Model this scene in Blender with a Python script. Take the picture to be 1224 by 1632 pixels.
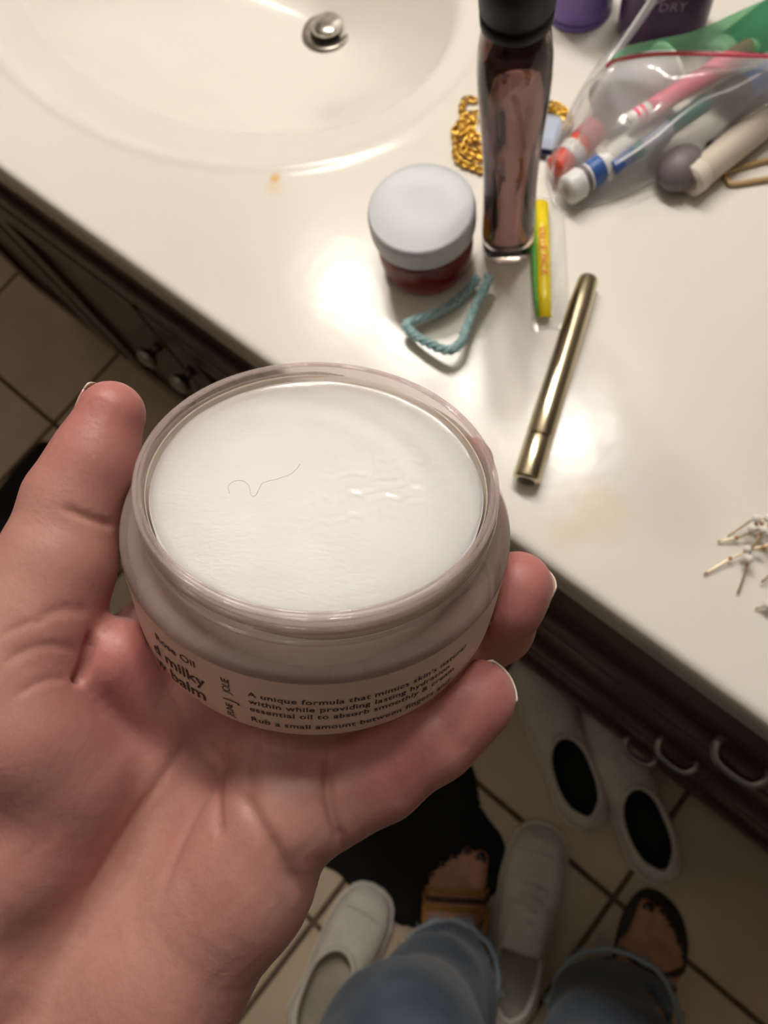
import bpy, bmesh, math, random
import numpy as np
from mathutils import Vector, Matrix
from mathutils.bvhtree import BVHTree
random.seed(4)
PI = math.pi
for o in list(bpy.data.objects):
    bpy.data.objects.remove(o, do_unlink=True)
scene = bpy.context.scene
COL = scene.collection

# ------------------------------------------------------------------ camera
F = 1200.0                                   # focal length in pixels of the 1224 x 1632 frame
RC = np.array([[0.7664275, -0.5792295, 0.2776366],
               [0.6289417, 0.7645206, -0.1412108],
               [-0.1304655, 0.2828451, 0.9502512]])
CAM = np.array([0.0, 0.0, 1.2])
cam = bpy.data.cameras.new('camera')
camo = bpy.data.objects.new('camera', cam)
COL.objects.link(camo)
m4 = Matrix(RC.tolist()).to_4x4()
m4.translation = Vector(CAM)
camo.matrix_world = m4
cam.sensor_fit = 'VERTICAL'
cam.sensor_height = 32.0
cam.lens = F / 1632 * 32.0
cam.clip_start = 0.01
cam.dof.use_dof = True
cam.dof.focus_distance = 0.160
cam.dof.aperture_fstop = 20.0
scene.camera = camo

# ------------------------------------------------------------------ world, exposure
world = bpy.data.worlds.new('world')
scene.world = world
world.use_nodes = True
world.node_tree.nodes['Background'].inputs[0].default_value = (1, 0.93, 0.85, 1)
world.node_tree.nodes['Background'].inputs[1].default_value = 0.05
vs = scene.view_settings
vs.view_transform = 'Standard'
vs.look = 'None'
vs.gamma = 1.0
vs.use_curve_mapping = False
vs.exposure = 0.0
BULB_POWER = 116.0                            # emission strength of the four vanity bulbs


# ------------------------------------------------------------------ pixel helpers
def ray(px, py):
    return RC @ np.array([(px - 612) / F, -(py - 816) / F, -1.0])

def W(px, py, z):
    """point of height z (metres) seen at a pixel"""
    v = ray(px, py)
    t = (z - CAM[2]) / v[2]
    return Vector(CAM + v * t)

def camw(p):
    """camera space millimetres -> world metres"""
    return Vector(CAM + RC @ (np.asarray(p, float) / 1000.0))

def cs(px, py, d):
    """camera space millimetres from pixel and depth"""
    return np.array([(px - 612) / F * d, -(py - 816) / F * d, -d])

# ------------------------------------------------------------------ materials
MATS = {}
def mat(name, col, rough=0.5, metal=0.0, col2=None, nscale=20.0, bump=0.0, bscale=60.0, coat=0.0,
        trans=0.0, ior=1.45, sss=0.0, sss_r=(1, .4, .25), sss_s=0.004, emit=0.0, spec=0.5, sheen=0.0, stretch=None, detail=4):
    if name in MATS:
        return MATS[name]
    m = bpy.data.materials.new(name)
    m.use_nodes = True
    nt = m.node_tree
    b = nt.nodes['Principled BSDF']
    b.inputs['Base Color'].default_value = (*col, 1)
    b.inputs['Roughness'].default_value = rough
    b.inputs['Metallic'].default_value = metal
    b.inputs['IOR'].default_value = ior
    b.inputs['Coat Weight'].default_value = coat
    b.inputs['Coat Roughness'].default_value = 0.08
    b.inputs['Transmission Weight'].default_value = trans
    b.inputs['Specular IOR Level'].default_value = spec
    b.inputs['Sheen Weight'].default_value = sheen
    if sss:
        b.inputs['Subsurface Weight'].default_value = sss
        b.inputs['Subsurface Radius'].default_value = sss_r
        b.inputs['Subsurface Scale'].default_value = sss_s
    if emit:
        b.inputs['Emission Color'].default_value = (*col, 1)
        b.inputs['Emission Strength'].default_value = emit
    if col2 or bump:
        tc = nt.nodes.new('ShaderNodeTexCoord')
        mp = nt.nodes.new('ShaderNodeMapping')
        nt.links.new(tc.outputs['Object'], mp.inputs['Vector'])
        if stretch:
            mp.inputs['Scale'].default_value = stretch
    if col2:
        n = nt.nodes.new('ShaderNodeTexNoise')
        n.inputs['Scale'].default_value = nscale
        n.inputs['Detail'].default_value = detail
        nt.links.new(mp.outputs['Vector'], n.inputs['Vector'])
        r = nt.nodes.new('ShaderNodeValToRGB')
        r.color_ramp.elements[0].position = 0.35
        r.color_ramp.elements[1].position = 0.65
        r.color_ramp.elements[0].color = (*col, 1)
        r.color_ramp.elements[1].color = (*col2, 1)
        nt.links.new(n.outputs['Fac'], r.inputs['Fac'])
        nt.links.new(r.outputs['Color'], b.inputs['Base Color'])
    if bump:
        n2 = nt.nodes.new('ShaderNodeTexNoise')
        n2.inputs['Scale'].default_value = bscale
        n2.inputs['Detail'].default_value = 3
        nt.links.new(mp.outputs['Vector'], n2.inputs['Vector'])
        bn = nt.nodes.new('ShaderNodeBump')
        bn.inputs['Strength'].default_value = bump
        bn.inputs['Distance'].default_value = 0.001
        nt.links.new(n2.outputs['Fac'], bn.inputs['Height'])
        nt.links.new(bn.outputs['Normal'], b.inputs['Normal'])
    MATS[name] = m
    return m

def film_mat(name, tint=(1, 1, 1), haze=0.10, hazecol=(0.9, 0.9, 0.9), rough=0.12, refl=1.0, through=0.4):
    """thin clear plastic film: see-through, fresnel gloss, a little haze"""
    m = bpy.data.materials.new(name)
    m.use_nodes = True
    nt = m.node_tree
    nt.nodes.clear()
    out = nt.nodes.new('ShaderNodeOutputMaterial')
    tr = nt.nodes.new('ShaderNodeBsdfTransparent'); tr.inputs[0].default_value = (*tint, 1)
    di = nt.nodes.new('ShaderNodeBsdfDiffuse'); di.inputs[0].default_value = (*hazecol, 1)
    tl = nt.nodes.new('ShaderNodeBsdfTranslucent'); tl.inputs[0].default_value = (*hazecol, 1)
    m0 = nt.nodes.new('ShaderNodeMixShader'); m0.inputs[0].default_value = through
    nt.links.new(di.outputs[0], m0.inputs[1]); nt.links.new(tl.outputs[0], m0.inputs[2])
    gl = nt.nodes.new('ShaderNodeBsdfGlossy'); gl.inputs['Roughness'].default_value = rough
    lw = nt.nodes.new('ShaderNodeLayerWeight'); lw.inputs['Blend'].default_value = 0.5
    pw = nt.nodes.new('ShaderNodeMath'); pw.operation = 'POWER'; pw.inputs[1].default_value = 4.0
    fr = nt.nodes.new('ShaderNodeMath'); fr.operation = 'MULTIPLY_ADD'; fr.inputs[1].default_value = 0.7 * refl; fr.inputs[2].default_value = 0.045 * refl
    nt.links.new(lw.outputs['Facing'], pw.inputs[0]); nt.links.new(pw.outputs[0], fr.inputs[0])
    m1 = nt.nodes.new('ShaderNodeMixShader'); m1.inputs[0].default_value = haze
    m2 = nt.nodes.new('ShaderNodeMixShader')
    nt.links.new(tr.outputs[0], m1.inputs[1]); nt.links.new(m0.outputs[0], m1.inputs[2])
    nt.links.new(fr.outputs[0], m2.inputs[0]); nt.links.new(m1.outputs[0], m2.inputs[1]); nt.links.new(gl.outputs[0], m2.inputs[2])
    nt.links.new(m2.outputs[0], out.inputs[0])
    return m

# ------------------------------------------------------------------ object helpers
def obj(name, me, m=None, parent=None, smooth=True, label=None):
    if isinstance(me, bmesh.types.BMesh):
        d = bpy.data.meshes.new(name)
        bmesh.ops.recalc_face_normals(me, faces=me.faces)
        me.to_mesh(d); me.free(); me = d
    if smooth:
        me.polygons.foreach_set('use_smooth', [True] * len(me.polygons))
    o = bpy.data.objects.new(name, me)
    COL.objects.link(o)
    if m is not None:
        me.materials.clear(); me.materials.append(m)
    if parent is not None:
        o.parent = parent
    if label:
        o['label'] = label
    return o

def thing(name, label, cat, loc=(0, 0, 0), rot=None, group=None, matrix=None):
    o = bpy.data.objects.new(name, None)
    o.empty_display_size = 0.02
    COL.objects.link(o)
    if matrix is not None:
        o.matrix_world = matrix
    else:
        o.location = loc
        if rot is not None:
            o.rotation_euler = rot
    tag(o, label, cat, group)
    return o

def tag(o, label, cat, group=None, kind=None):
    o['label'] = label; o['category'] = cat
    if group: o['group'] = group
    if kind: o['kind'] = kind
    return o

def struct(name, me, m, smooth=False, label=None, cat=None):
    o = obj(name, me, m, None, smooth)
    o['kind'] = 'structure'
    if label: o['label'] = label
    if cat: o['category'] = cat
    return o

def pydata(name, v, f):
    me = bpy.data.meshes.new(name)
    me.from_pydata([tuple(x) for x in v], [], [tuple(int(i) for i in x) for x in f])
    me.validate(); me.update()
    return me

def add_box(bm, x0, x1, y0, y1, z0, z1, bev=0.0):
    t = bmesh.new()
    r = bmesh.ops.create_cube(t, size=1.0)
    for v in t.verts:
        v.co = Vector((x0 + (v.co.x + .5) * (x1 - x0), y0 + (v.co.y + .5) * (y1 - y0), z0 + (v.co.z + .5) * (z1 - z0)))
    if bev:
        bmesh.ops.bevel(t, geom=list(t.edges), offset=bev, segments=2, affect='EDGES', profile=0.6)
    d = bpy.data.meshes.new('t'); t.to_mesh(d); t.free()
    bm.from_mesh(d); bpy.data.meshes.remove(d)

def box(x0, x1, y0, y1, z0, z1, bev=0.0):
    bm = bmesh.new(); add_box(bm, x0, x1, y0, y1, z0, z1, bev); return bm

def lathe(prof, n=64, sx=1.0, sy=1.0, power=2.0):
    """profile (r, z) turned about z; power > 2 squares the cross-section"""
    v, f = [], []
    k = len(prof)
    for i in range(n):
        a = 2 * PI * i / n
        c, s = math.cos(a), math.sin(a)
        q = (abs(c) ** power + abs(s) ** power) ** (-1.0 / power)
        for r, z in prof:
            v.append((r * q * c * sx, r * q * s * sy, z))
    for i in range(n):
        j = (i + 1) % n
        for a in range(k - 1):
            q = [i * k + a, j * k + a, j * k + a + 1, i * k + a + 1]
            f.append(q)
    bm = bmesh.new()
    vs_ = [bm.verts.new(p) for p in v]
    for q in f:
        try: bm.faces.new([vs_[t] for t in q])
        except ValueError: pass
    bmesh.ops.remove_doubles(bm, verts=bm.verts, dist=1e-6)
    return bm

def catmull(pts, n=8, closed=False):
    P = [np.asarray(p, float) for p in pts]
    out = []
    N = len(P)
    rng = range(N if closed else N - 1)
    for i in rng:
        p0 = P[(i - 1) % N] if closed or i > 0 else 2 * P[0] - P[1]
        p1 = P[i]; p2 = P[(i + 1) % N]
        p3 = P[(i + 2) % N] if closed or i + 2 < N else 2 * P[-1] - P[-2]
        for k in range(n):
            t = k / n
            out.append(0.5 * ((2 * p1) + (-p0 + p2) * t + (2 * p0 - 5 * p1 + 4 * p2 - p3) * t * t + (-p0 + 3 * p1 - 3 * p2 + p3) * t ** 3))
    if not closed:
        out.append(P[-1])
    return out

def add_tube(bm, pts, rad, n=10, closed=False, cap=True, flat=1.0):
    P = [Vector(p) for p in pts]
    N = len(P)
    if not hasattr(rad, '__len__'):
        rad = [rad] * N
    rings = []
    up = Vector((0, 0, 1))
    prev = None
    for i in range(N):
        if closed:
            d = P[(i + 1) % N] - P[(i - 1) % N]
        else:
            d = P[min(i + 1, N - 1)] - P[max(i - 1, 0)]
        if d.length < 1e-12: d = Vector((1, 0, 0))
        d.normalize()
        if prev is None:
            a = up if abs(d.dot(up)) < 0.95 else Vector((1, 0, 0))
            s = d.cross(a).normalized()
        else:
            s = prev - d * prev.dot(d)
            s = s.normalized() if s.length > 1e-9 else d.orthogonal().normalized()
        prev = s
        t = s.cross(d)
        rings.append([bm.verts.new(P[i] + rad[i] * (math.cos(2 * PI * k / n) * s + flat * math.sin(2 * PI * k / n) * t)) for k in range(n)])
    for i in range(N if closed else N - 1):
        a, b = rings[i], rings[(i + 1) % N]
        for k in range(n):
            bm.faces.new((a[k], a[(k + 1) % n], b[(k + 1) % n], b[k]))
    if cap and not closed:
        bm.faces.new(rings[0][::-1]); bm.faces.new(rings[-1])

def tube(pts, rad, n=10, closed=False, flat=1.0):
    bm = bmesh.new(); add_tube(bm, pts, rad, n, closed, True, flat); return bm

def add_ball(bm, c, r, seg=12):
    bmesh.ops.create_uvsphere(bm, u_segments=seg, v_segments=max(6, seg // 2 + 1), radius=r, matrix=Matrix.Translation(Vector(c)))

def frame_matrix(origin, xdir, zdir=(0, 0, 1)):
    z = Vector(zdir).normalized(); x = Vector(xdir); x = (x - z * x.dot(z)).normalized(); y = z.cross(x)
    m = Matrix((x, y, z)).transposed().to_4x4(); m.translation = Vector(origin); return m

def text_mesh(s, size, spacing=1.0, align='LEFT', weight=0.0):
    c = bpy.data.curves.new('print', 'FONT')
    c.body = s; c.size = size; c.space_character = spacing; c.align_x = align
    c.offset = weight; c.resolution_u = 3
    o = bpy.data.objects.new('print', c); COL.objects.link(o)
    bpy.context.view_layer.update()
    me = bpy.data.meshes.new_from_object(o.evaluated_get(bpy.context.evaluated_depsgraph_get()))
    bpy.data.objects.remove(o); bpy.data.curves.remove(c)
    return me

# ------------------------------------------------------------------ signed distance modelling
def grid(lo, hi, h):
    ax = [np.arange(lo[i], hi[i] + h, h, dtype=np.float32) for i in range(3)]
    X, Y, Z = np.meshgrid(*ax, indexing='ij')
    return X, Y, Z

def cone_sdf(G, a, b, ra, rb):
    X, Y, Z = G
    d = np.asarray(b, np.float32) - np.asarray(a, np.float32)
    L = float(d @ d) + 1e-9
    t = np.clip(((X - a[0]) * d[0] + (Y - a[1]) * d[1] + (Z - a[2]) * d[2]) / L, 0, 1)
    return np.sqrt((X - a[0] - t * d[0]) ** 2 + (Y - a[1] - t * d[1]) ** 2 + (Z - a[2] - t * d[2]) ** 2) - (ra + (rb - ra) * t)

def smin(a, b, k):
    h = np.clip(0.5 + 0.5 * (b - a) / k, 0, 1)
    return b * (1 - h) + a * h - k * h * (1 - h)

def chain_sdf(G, pts, k):
    r = None
    for (a, ra), (b, rb) in zip(pts[:-1], pts[1:]):
        d = cone_sdf(G, a, b, ra, rb)
        r = d if r is None else smin(r, d, k)
    return r

def surface_nets(Fv, lo, h):
    s = Fv < 0
    nx, ny, nz = Fv.shape
    cnt = np.zeros((nx - 1, ny - 1, nz - 1), np.int8)
    corners = [(i, j, k) for i in (0, 1) for j in (0, 1) for k in (0, 1)]
    for i, j, k in corners:
        cnt += s[i:nx - 1 + i, j:ny - 1 + j, k:nz - 1 + k]
    mix = (cnt > 0) & (cnt < 8)
    ci, cj, ck = np.nonzero(mix)
    idx = -np.ones(mix.shape, np.int64)
    idx[ci, cj, ck] = np.arange(len(ci))
    acc = np.zeros((len(ci), 3)); num = np.zeros(len(ci))
    for a in corners:
        for ax in range(3):
            if a[ax] == 0:
                b = list(a); b[ax] = 1
                fa = Fv[ci + a[0], cj + a[1], ck + a[2]].astype(float); fb = Fv[ci + b[0], cj + b[1], ck + b[2]].astype(float)
                mk = (fa < 0) != (fb < 0)
                t = np.where(mk, fa / np.where(mk, fa - fb, 1), 0)
                p = np.tile(np.array(a, float), (len(ci), 1)); p[:, ax] += t
                acc += p * mk[:, None]; num += mk
    V = np.stack([ci, cj, ck], 1) + acc / num[:, None]
    V = V * h + np.asarray(lo)
    faces = []
    for ax in range(3):
        sl0 = [slice(None)] * 3; sl1 = [slice(None)] * 3
        sl0[ax] = slice(0, -1); sl1[ax] = slice(1, None)
        a, b = s[tuple(sl0)], s[tuple(sl1)]
        I = np.stack(np.nonzero(a != b), 1)
        o1, o2 = (ax + 1) % 3, (ax + 2) % 3
        ok = (I[:, o1] > 0) & (I[:, o2] > 0) & (I[:, o1] < Fv.shape[o1] - 1) & (I[:, o2] < Fv.shape[o2] - 1)
        I = I[ok]
        q = []
        for d1, d2 in ((-1, -1), (0, -1), (0, 0), (-1, 0)):
            J = I.copy(); J[:, o1] += d1; J[:, o2] += d2
            q.append(idx[J[:, 0], J[:, 1], J[:, 2]])
        q = np.stack(q, 1)
        neg = a[I[:, 0], I[:, 1], I[:, 2]]
        q = np.where(neg[:, None], q, q[:, ::-1])
        faces.append(q)
    Fq = np.concatenate(faces)
    return V, Fq[(Fq >= 0).all(1)]

def np_mesh(name, V, Q):
    me = bpy.data.meshes.new(name)
    me.vertices.add(len(V)); me.vertices.foreach_set('co', np.asarray(V, np.float32).ravel())
    n = Q.shape[1]
    me.loops.add(Q.size); me.loops.foreach_set('vertex_index', Q.astype(np.int32).ravel())
    me.polygons.add(len(Q)); me.polygons.foreach_set('loop_start', np.arange(len(Q), dtype=np.int32) * n)
    me.update(calc_edges=True); me.validate()
    return me

def sdf_mesh(name, Fv, lo, h):
    V, Q = surface_nets(Fv, lo, h)
    return np_mesh(name, V, Q)

def subdivide(me, levels=1):
    o = bpy.data.objects.new('tmp', me); COL.objects.link(o)
    md = o.modifiers.new('s', 'SUBSURF'); md.levels = levels
    bpy.context.view_layer.update()
    r = bpy.data.meshes.new_from_object(o.evaluated_get(bpy.context.evaluated_depsgraph_get()))
    bpy.data.objects.remove(o)
    return r

# ================================================================== SETTING
CT = 0.78                                    # counter height
EDGE = 0.094                                 # counter front edge (y)
WALLY = 0.66
# floor: grout bed, tiles as single pieces
grout = mat('grout', (0.10, 0.065, 0.045), 0.9, col2=(0.15, 0.10, 0.07), nscale=40, bump=0.4, bscale=300)
tile_m = mat('beige ceramic tile', (0.50, 0.40, 0.29), 0.35, col2=(0.60, 0.49, 0.37), nscale=7, bump=0.15, bscale=30, detail=6)
floor = struct('floor', box(-1.75, 1.35, -1.65, WALLY, -0.05, -0.0025), grout)
tp = 0.305
tbm = box(-tp / 2 + .004, tp / 2 - .004, -tp / 2 + .004, tp / 2 - .004, -0.010, 0.0, 0.0018)
tile_me = None
for i in range(-7, 4):
    for j in range(-6, 3):
        cx = 0.268 - 0.5 * tp + i * tp + tp; cy = -0.063 + (j + .5) * tp
        if cx < -1.7 or cx > 1.3 or cy > 0.6 or cy < -1.6: continue
        if tile_me is None:
            o = obj('tile', tbm, tile_m, floor, False); tile_me = o.data
        else:
            o = obj('tile', tile_me, None, floor, False)
        o.location = (cx, cy, random.uniform(-.0004, .0004))
        o.rotation_euler = (0, 0, random.choice((0, PI / 2, PI)))
wall_m = mat('warm painted wall', (0.30, 0.26, 0.21), 0.7, bump=0.1, bscale=80)
struct('wall_back', box(-1.75, 1.35, WALLY, WALLY + .1, -0.05, 2.45), wall_m)
struct('wall_left', box(-1.85, -1.75, -1.65, WALLY + .1, -0.05, 2.45), wall_m)
struct('wall_right', box(1.35, 1.45, -1.65, WALLY + .1, -0.05, 2.45), wall_m)
struct('wall_front', box(-1.85, 1.45, -1.75, -1.65, -0.05, 2.45), wall_m)
struct('ceiling', box(-1.85, 1.45, -1.75, WALLY + .1, 2.45, 2.55), mat('ceiling paint', (0.62, 0.58, 0.52), 0.8))

# ------------------------------------------------------------------ vanity light on the wall
vl = thing('vanity_light', 'chrome vanity light bar with four glowing globe bulbs on the wall above the sink', 'light', (-0.50, WALLY, 1.76))
chrome = mat('chrome', (0.75, 0.74, 0.72), 0.12, 1.0)
obj('bar', box(-.38, .38, -.035, 0, -.05, .05, .004), chrome, vl)
bulb_m = mat('lit bulb glass', (1.0, 0.945, 0.86), 0.4, emit=BULB_POWER)
for k in range(4):
    x = -.285 + .19 * k
    s_ = obj('socket', lathe([(0, 0), (.024, 0), (.024, .03), (.018, .04), (0, .04)], 20), chrome, vl)
    s_.location = (x, -.035, 0); s_.rotation_euler = (PI / 2, 0, 0)
    bm = bmesh.new(); bmesh.ops.create_uvsphere(bm, u_segments=24, v_segments=16, radius=.045)
    b_ = obj('bulb', bm, bulb_m, vl); b_.location = (x, -.112, 0)

# ------------------------------------------------------------------ vanity top with moulded basin
X0, X1 = -1.12, 0.62
def basin(x, y):
    to = np.hypot((x + .52) / .245, (y - .333) / .175)
    t = np.hypot((x + .513) / .21, (y - .333) / .138)
    for _ in range(14):
        tt = np.clip(t, 0, 1)
        cx = -.499 + (-.513 + .499) * tt; cy = .412 + (.333 - .412) * tt
        t2 = np.hypot((x - cx) / .21, (y - cy) / .138)
        t = np.where(t < 1.3, 0.5 * t + 0.5 * t2, t)
    def ss(a, b, v):
        u = np.clip((v - a) / (b - a), 0, 1); return u * u * (3 - 2 * u)
    z = -.0035 * (1 - ss(.955, 1.0, to))
    z += -.0025 * (1 - ss(.80, 1.0, to))
    u = np.clip(t, 0, 1)
    z += -.114 * (1 - u ** 2.1) ** 1.0 * np.where(t < 1, 1, 0)
    # soft lip
    z += .0016 * np.exp(-((to - 1.01) / .02) ** 2)
    return z
xs = np.linspace(X0, X1, 440)
ys = np.linspace(EDGE + .006, WALLY, 170)
XX, YY = np.meshgrid(xs, ys, indexing='ij')
ZZ = CT + basin(XX, YY)
# the drain bore
prof = [(EDGE + .012, CT - .036), (EDGE + .002, CT - .036), (EDGE, CT - .034)]
prof += [(EDGE + .006 - .006 * math.cos(a), CT - .006 + .006 * math.sin(a)) for a in (0, .35, .7, 1.05, 1.35)]
rows_y = [p[0] for p in prof]; rows_z = [p[1] for p in prof]
k = len(prof)
Vv = np.zeros((len(xs), k + len(ys), 3))
for i, x in enumerate(xs):
    Vv[i, :k, 0] = x; Vv[i, :k, 1] = rows_y; Vv[i, :k, 2] = rows_z
Vv[:, k:, 0] = XX; Vv[:, k:, 1] = YY; Vv[:, k:, 2] = ZZ
ny_ = k + len(ys)
ii, jj = np.meshgrid(np.arange(len(xs) - 1), np.arange(ny_ - 1), indexing='ij')
q = np.stack([ii * ny_ + jj, (ii + 1) * ny_ + jj, (ii + 1) * ny_ + jj + 1, ii * ny_ + jj + 1], -1).reshape(-1, 4)
top_me = np_mesh('vanity_top', Vv.reshape(-1, 3), q)
# cream cultured marble with two stains
cm = mat('cream cultured marble', (0.75, 0.715, 0.66), 0.20, col2=(0.79, 0.76, 0.71), nscale=5, bump=0.16, bscale=60, detail=6)
nt = cm.node_tree
bs = nt.nodes['Principled BSDF']
src = bs.inputs['Base Color'].links[0].from_socket
geo = nt.nodes.new('ShaderNodeNewGeometry')
def stain(src, p, r, colr, amount):
    d = nt.nodes.new('ShaderNodeVectorMath'); d.operation = 'DISTANCE'
    nz = nt.nodes.new('ShaderNodeTexNoise'); nz.inputs['Scale'].default_value = 60
    nt.links.new(geo.outputs['Position'], nz.inputs['Vector'])
    ad = nt.nodes.new('ShaderNodeVectorMath'); ad.operation = 'MULTIPLY_ADD'
    ad.inputs[1].default_value = (r * .9,) * 3
    nt.links.new(nz.outputs['Color'], ad.inputs[0]); nt.links.new(geo.outputs['Position'], ad.inputs[2])
    nt.links.new(ad.outputs[0], d.inputs[0]); d.inputs[1].default_value = Vector(p) + Vector((r * .45,) * 3)
    mr = nt.nodes.new('ShaderNodeMapRange'); mr.inputs['From Min'].default_value = 0; mr.inputs['From Max'].default_value = r
    mr.inputs['To Min'].default_value = amount; mr.inputs['To Max'].default_value = 0; mr.interpolation_type = 'SMOOTHSTEP'
    nt.links.new(d.outputs['Value'], mr.inputs['Value'])
    mx = nt.nodes.new('ShaderNodeMixRGB'); mx.inputs[2].default_value = (*colr, 1)
    nt.links.new(mr.outputs[0], mx.inputs[0]); nt.links.new(src, mx.inputs[1])
    return mx.outputs[0]
src = stain(src, W(440, 283, CT), .006, (0.72, 0.36, 0.05), .9)
src = stain(src, W(440, 298, CT), .010, (0.74, 0.55, 0.30), .45)
src = stain(src, W(950, 815, CT), .028, (0.74, 0.56, 0.40), .55)
src = stain(src, W(900, 850, CT), .020, (0.74, 0.58, 0.43), .45)
src = stain(src, W(405, 193, CT - .01), .004, (0.42, 0.36, 0.28), .6)
nt.links.new(src, bs.inputs['Base Color'])
vt = thing('vanity_counter', 'cream cultured marble vanity counter with moulded oval basin', 'countertop', (0, 0, 0))
obj('counter_slab', top_me, cm, vt)
# drain
dx, dy = -.499, .412
dz = CT + float(basin(np.array([dx]), np.array([dy]))[0])
fl = obj('drain_flange', lathe([(.013, -.006), (.0165, .0006), (.021, .0032), (.0243, .002), (.0255, -.001), (.0255, -.006)], 48), mat('tarnished chrome', (0.36, 0.33, 0.29), 0.3, 1.0, col2=(0.22, 0.20, 0.17), nscale=120), vt)
fl.location = (dx, dy, dz + .001)
dk = obj('drain_bore', lathe([(0, .0), (.0168, 0), (.0168, .0012), (0, .0012)], 32), mat('dark drain gap', (0.02, 0.018, 0.015), .6), vt)
dk.location = (dx, dy, dz)
st = obj('stopper', lathe([(.011, .0), (.0125, .004), (.0148, .0072), (.0150, .0085), (.0135, .0105), (.009, .0122), (.004, .0128), (0, .0129)], 40), mat('scuffed steel', (0.72, 0.70, 0.66), 0.2, 1.0, col2=(0.45, 0.42, 0.38), nscale=160), vt)
st.location = (dx + .001, dy, dz + .001)

# ------------------------------------------------------------------ vanity cabinet
wood = mat('dark stained wood', (0.035, 0.014, 0.008), 0.4, col2=(0.065, 0.028, 0.016), nscale=14, stretch=(1, 8, 8), bump=0.15, bscale=60, coat=.2)
wood_v = mat('dark stained wood upright grain', (0.035, 0.014, 0.008), 0.4, col2=(0.065, 0.028, 0.016), nscale=14, stretch=(8, 8, 1), bump=0.15, bscale=60, coat=.2)
vc = thing('vanity_cabinet', 'dark stained wooden vanity cabinet with doors and drawers under the counter', 'cabinet', (0, 0, 0))
CF = 0.121
bm = box(X0 + .02, X1 - .02, CF, CF + .02, .115, CT - .034)
add_box(bm, X0 + .02, X0 + .04, CF, WALLY - .004, .004, CT - .034)
add_box(bm, X1 - .04, X1 - .02, CF, WALLY - .004, .004, CT - .034)
add_box(bm, X0 + .04, X1 - .04, CF, WALLY - .004, .115, .133)
obj('body', bm, wood, vc, False)
obj('toe_kick', box(X0 + .04, X1 - .04, CF + .07, CF + .085, .0, .116), wood, vc, False)
def panel_front(name, x0, x1, z0, z1, grain, y=CF):
    bm = bmesh.new()
    fw = .052 if (z1 - z0) > .2 else .032
    add_box(bm, x0, x0 + fw, y - .02, y + .001, z0, z1, .003)
    add_box(bm, x1 - fw, x1, y - .02, y + .001, z0, z1, .003)
    add_box(bm, x0 + fw, x1 - fw, y - .02, y + .001, z1 - fw, z1, .003)
    add_box(bm, x0 + fw, x1 - fw, y - .02, y + .001, z0, z0 + fw, .003)
    d = obj(name, bm, grain, vc, False)
    obj('panel', box(x0 + fw - .004, x1 - fw + .004, y - .012, y, z0 + fw - .004, z1 - fw + .004, .004), grain, d, False)
    return d
pull_m = mat('aged pewter', (0.34, 0.32, 0.30), 0.3, 1.0)
def knob(p, par):
    o = obj('knob', lathe([(0, 0), (.007, 0), (.005, .008), (.006, .012), (.012, .016), (.0135, .020), (.011, .025), (.005, .0275), (0, .028)], 24), pull_m, par)
    o.location = p; o.rotation_euler = (PI / 2, 0, 0)
d1 = panel_front('door', -.80, -.502, .135, .60, wood_v)
knob((-.524, CF - .019, .50), d1)
d2 = panel_front('door', -.495, -.20, .135, .60, wood_v)
knob((-.472, CF - .019, .50), d2)
panel_front('false_front', -.80, -.20, .615, .735, wood)
d0 = panel_front('door', -1.08, -.82, .135, .735, wood_v)
for (z0, z1, zp) in ((.555, .735, .63), (.37, .54, .446), (.185, .355, .27)):
    dr = panel_front('drawer', -.17, .43, z0, z1, wood)
    pts = [(.143 - .018, CF - .018, zp), (.143 - .018, CF - .026, zp), (.143 - .011, CF - .034, zp - .002), (.143 + .011, CF - .034, zp - .002), (.143 + .018, CF - .026, zp), (.143 + .018, CF - .018, zp)]
    obj('pull', tube(catmull(pts, 5), .0036, 8), pull_m, dr)
panel_front('door', .45, .59, .135, .735, wood_v)

# ================================================================== THE HELD JAR
S = .87
jc = np.array([-15.32, 10.47, -183.64]) * S + np.array([-.4, 0, 0])      # rim centre, camera space mm
ja = np.array([0.06595865, 0.68038039, 0.72988491])
ju = np.cross([0, 1, 0], ja); ju /= np.linalg.norm(ju); jv = np.cross(ja, ju)
JH = 40.0
jb = jc - ja * JH
JM = np.stack([ju, jv, ja])
def jl(u, v, a):
    """jar space mm -> camera space mm"""
    return jb + np.array([u, v, a], float) @ JM
jm = np.eye(4); jm[:3, :3] = RC @ JM.T; jm[:3, 3] = CAM + RC @ (jb / 1000)
jar = thing('cosmetic_jar', 'open clear plastic jar of white balm held in the hand, beige printed label', 'jar', matrix=Matrix(jm.tolist()))
mm = .001
def P_(lst): return [(r * mm, z * mm) for r, z in lst]
clear = film_mat('clear jar plastic', tint=(0.95, 0.92, 0.93), haze=.17, hazecol=(1.0, .86, .80), rough=.06, refl=.4, through=.35)
outer = [(0, 0), (35, 0), (38.5, .5), (41, 1.8), (42.4, 4), (43, 7), (43.2, 25.5), (43.1, 27.2), (42.4, 28.3), (41.0, 29.0), (39.6, 30), (38.4, 31.0), (38.0, 32.2), (38.0, 38.2), (38.35, 39), (38.25, 39.7), (37.7, 40.0),
         (37.0, 39.9), (36.6, 39.3), (36.5, 32), (37.0, 30), (40, 27.5), (41.6, 26), (41.5, 7), (40.8, 4.5), (38, 2.6), (35, 2.0), (0, 2.0)]
obj('shell', lathe(P_(outer), 128), clear, jar)
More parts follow.
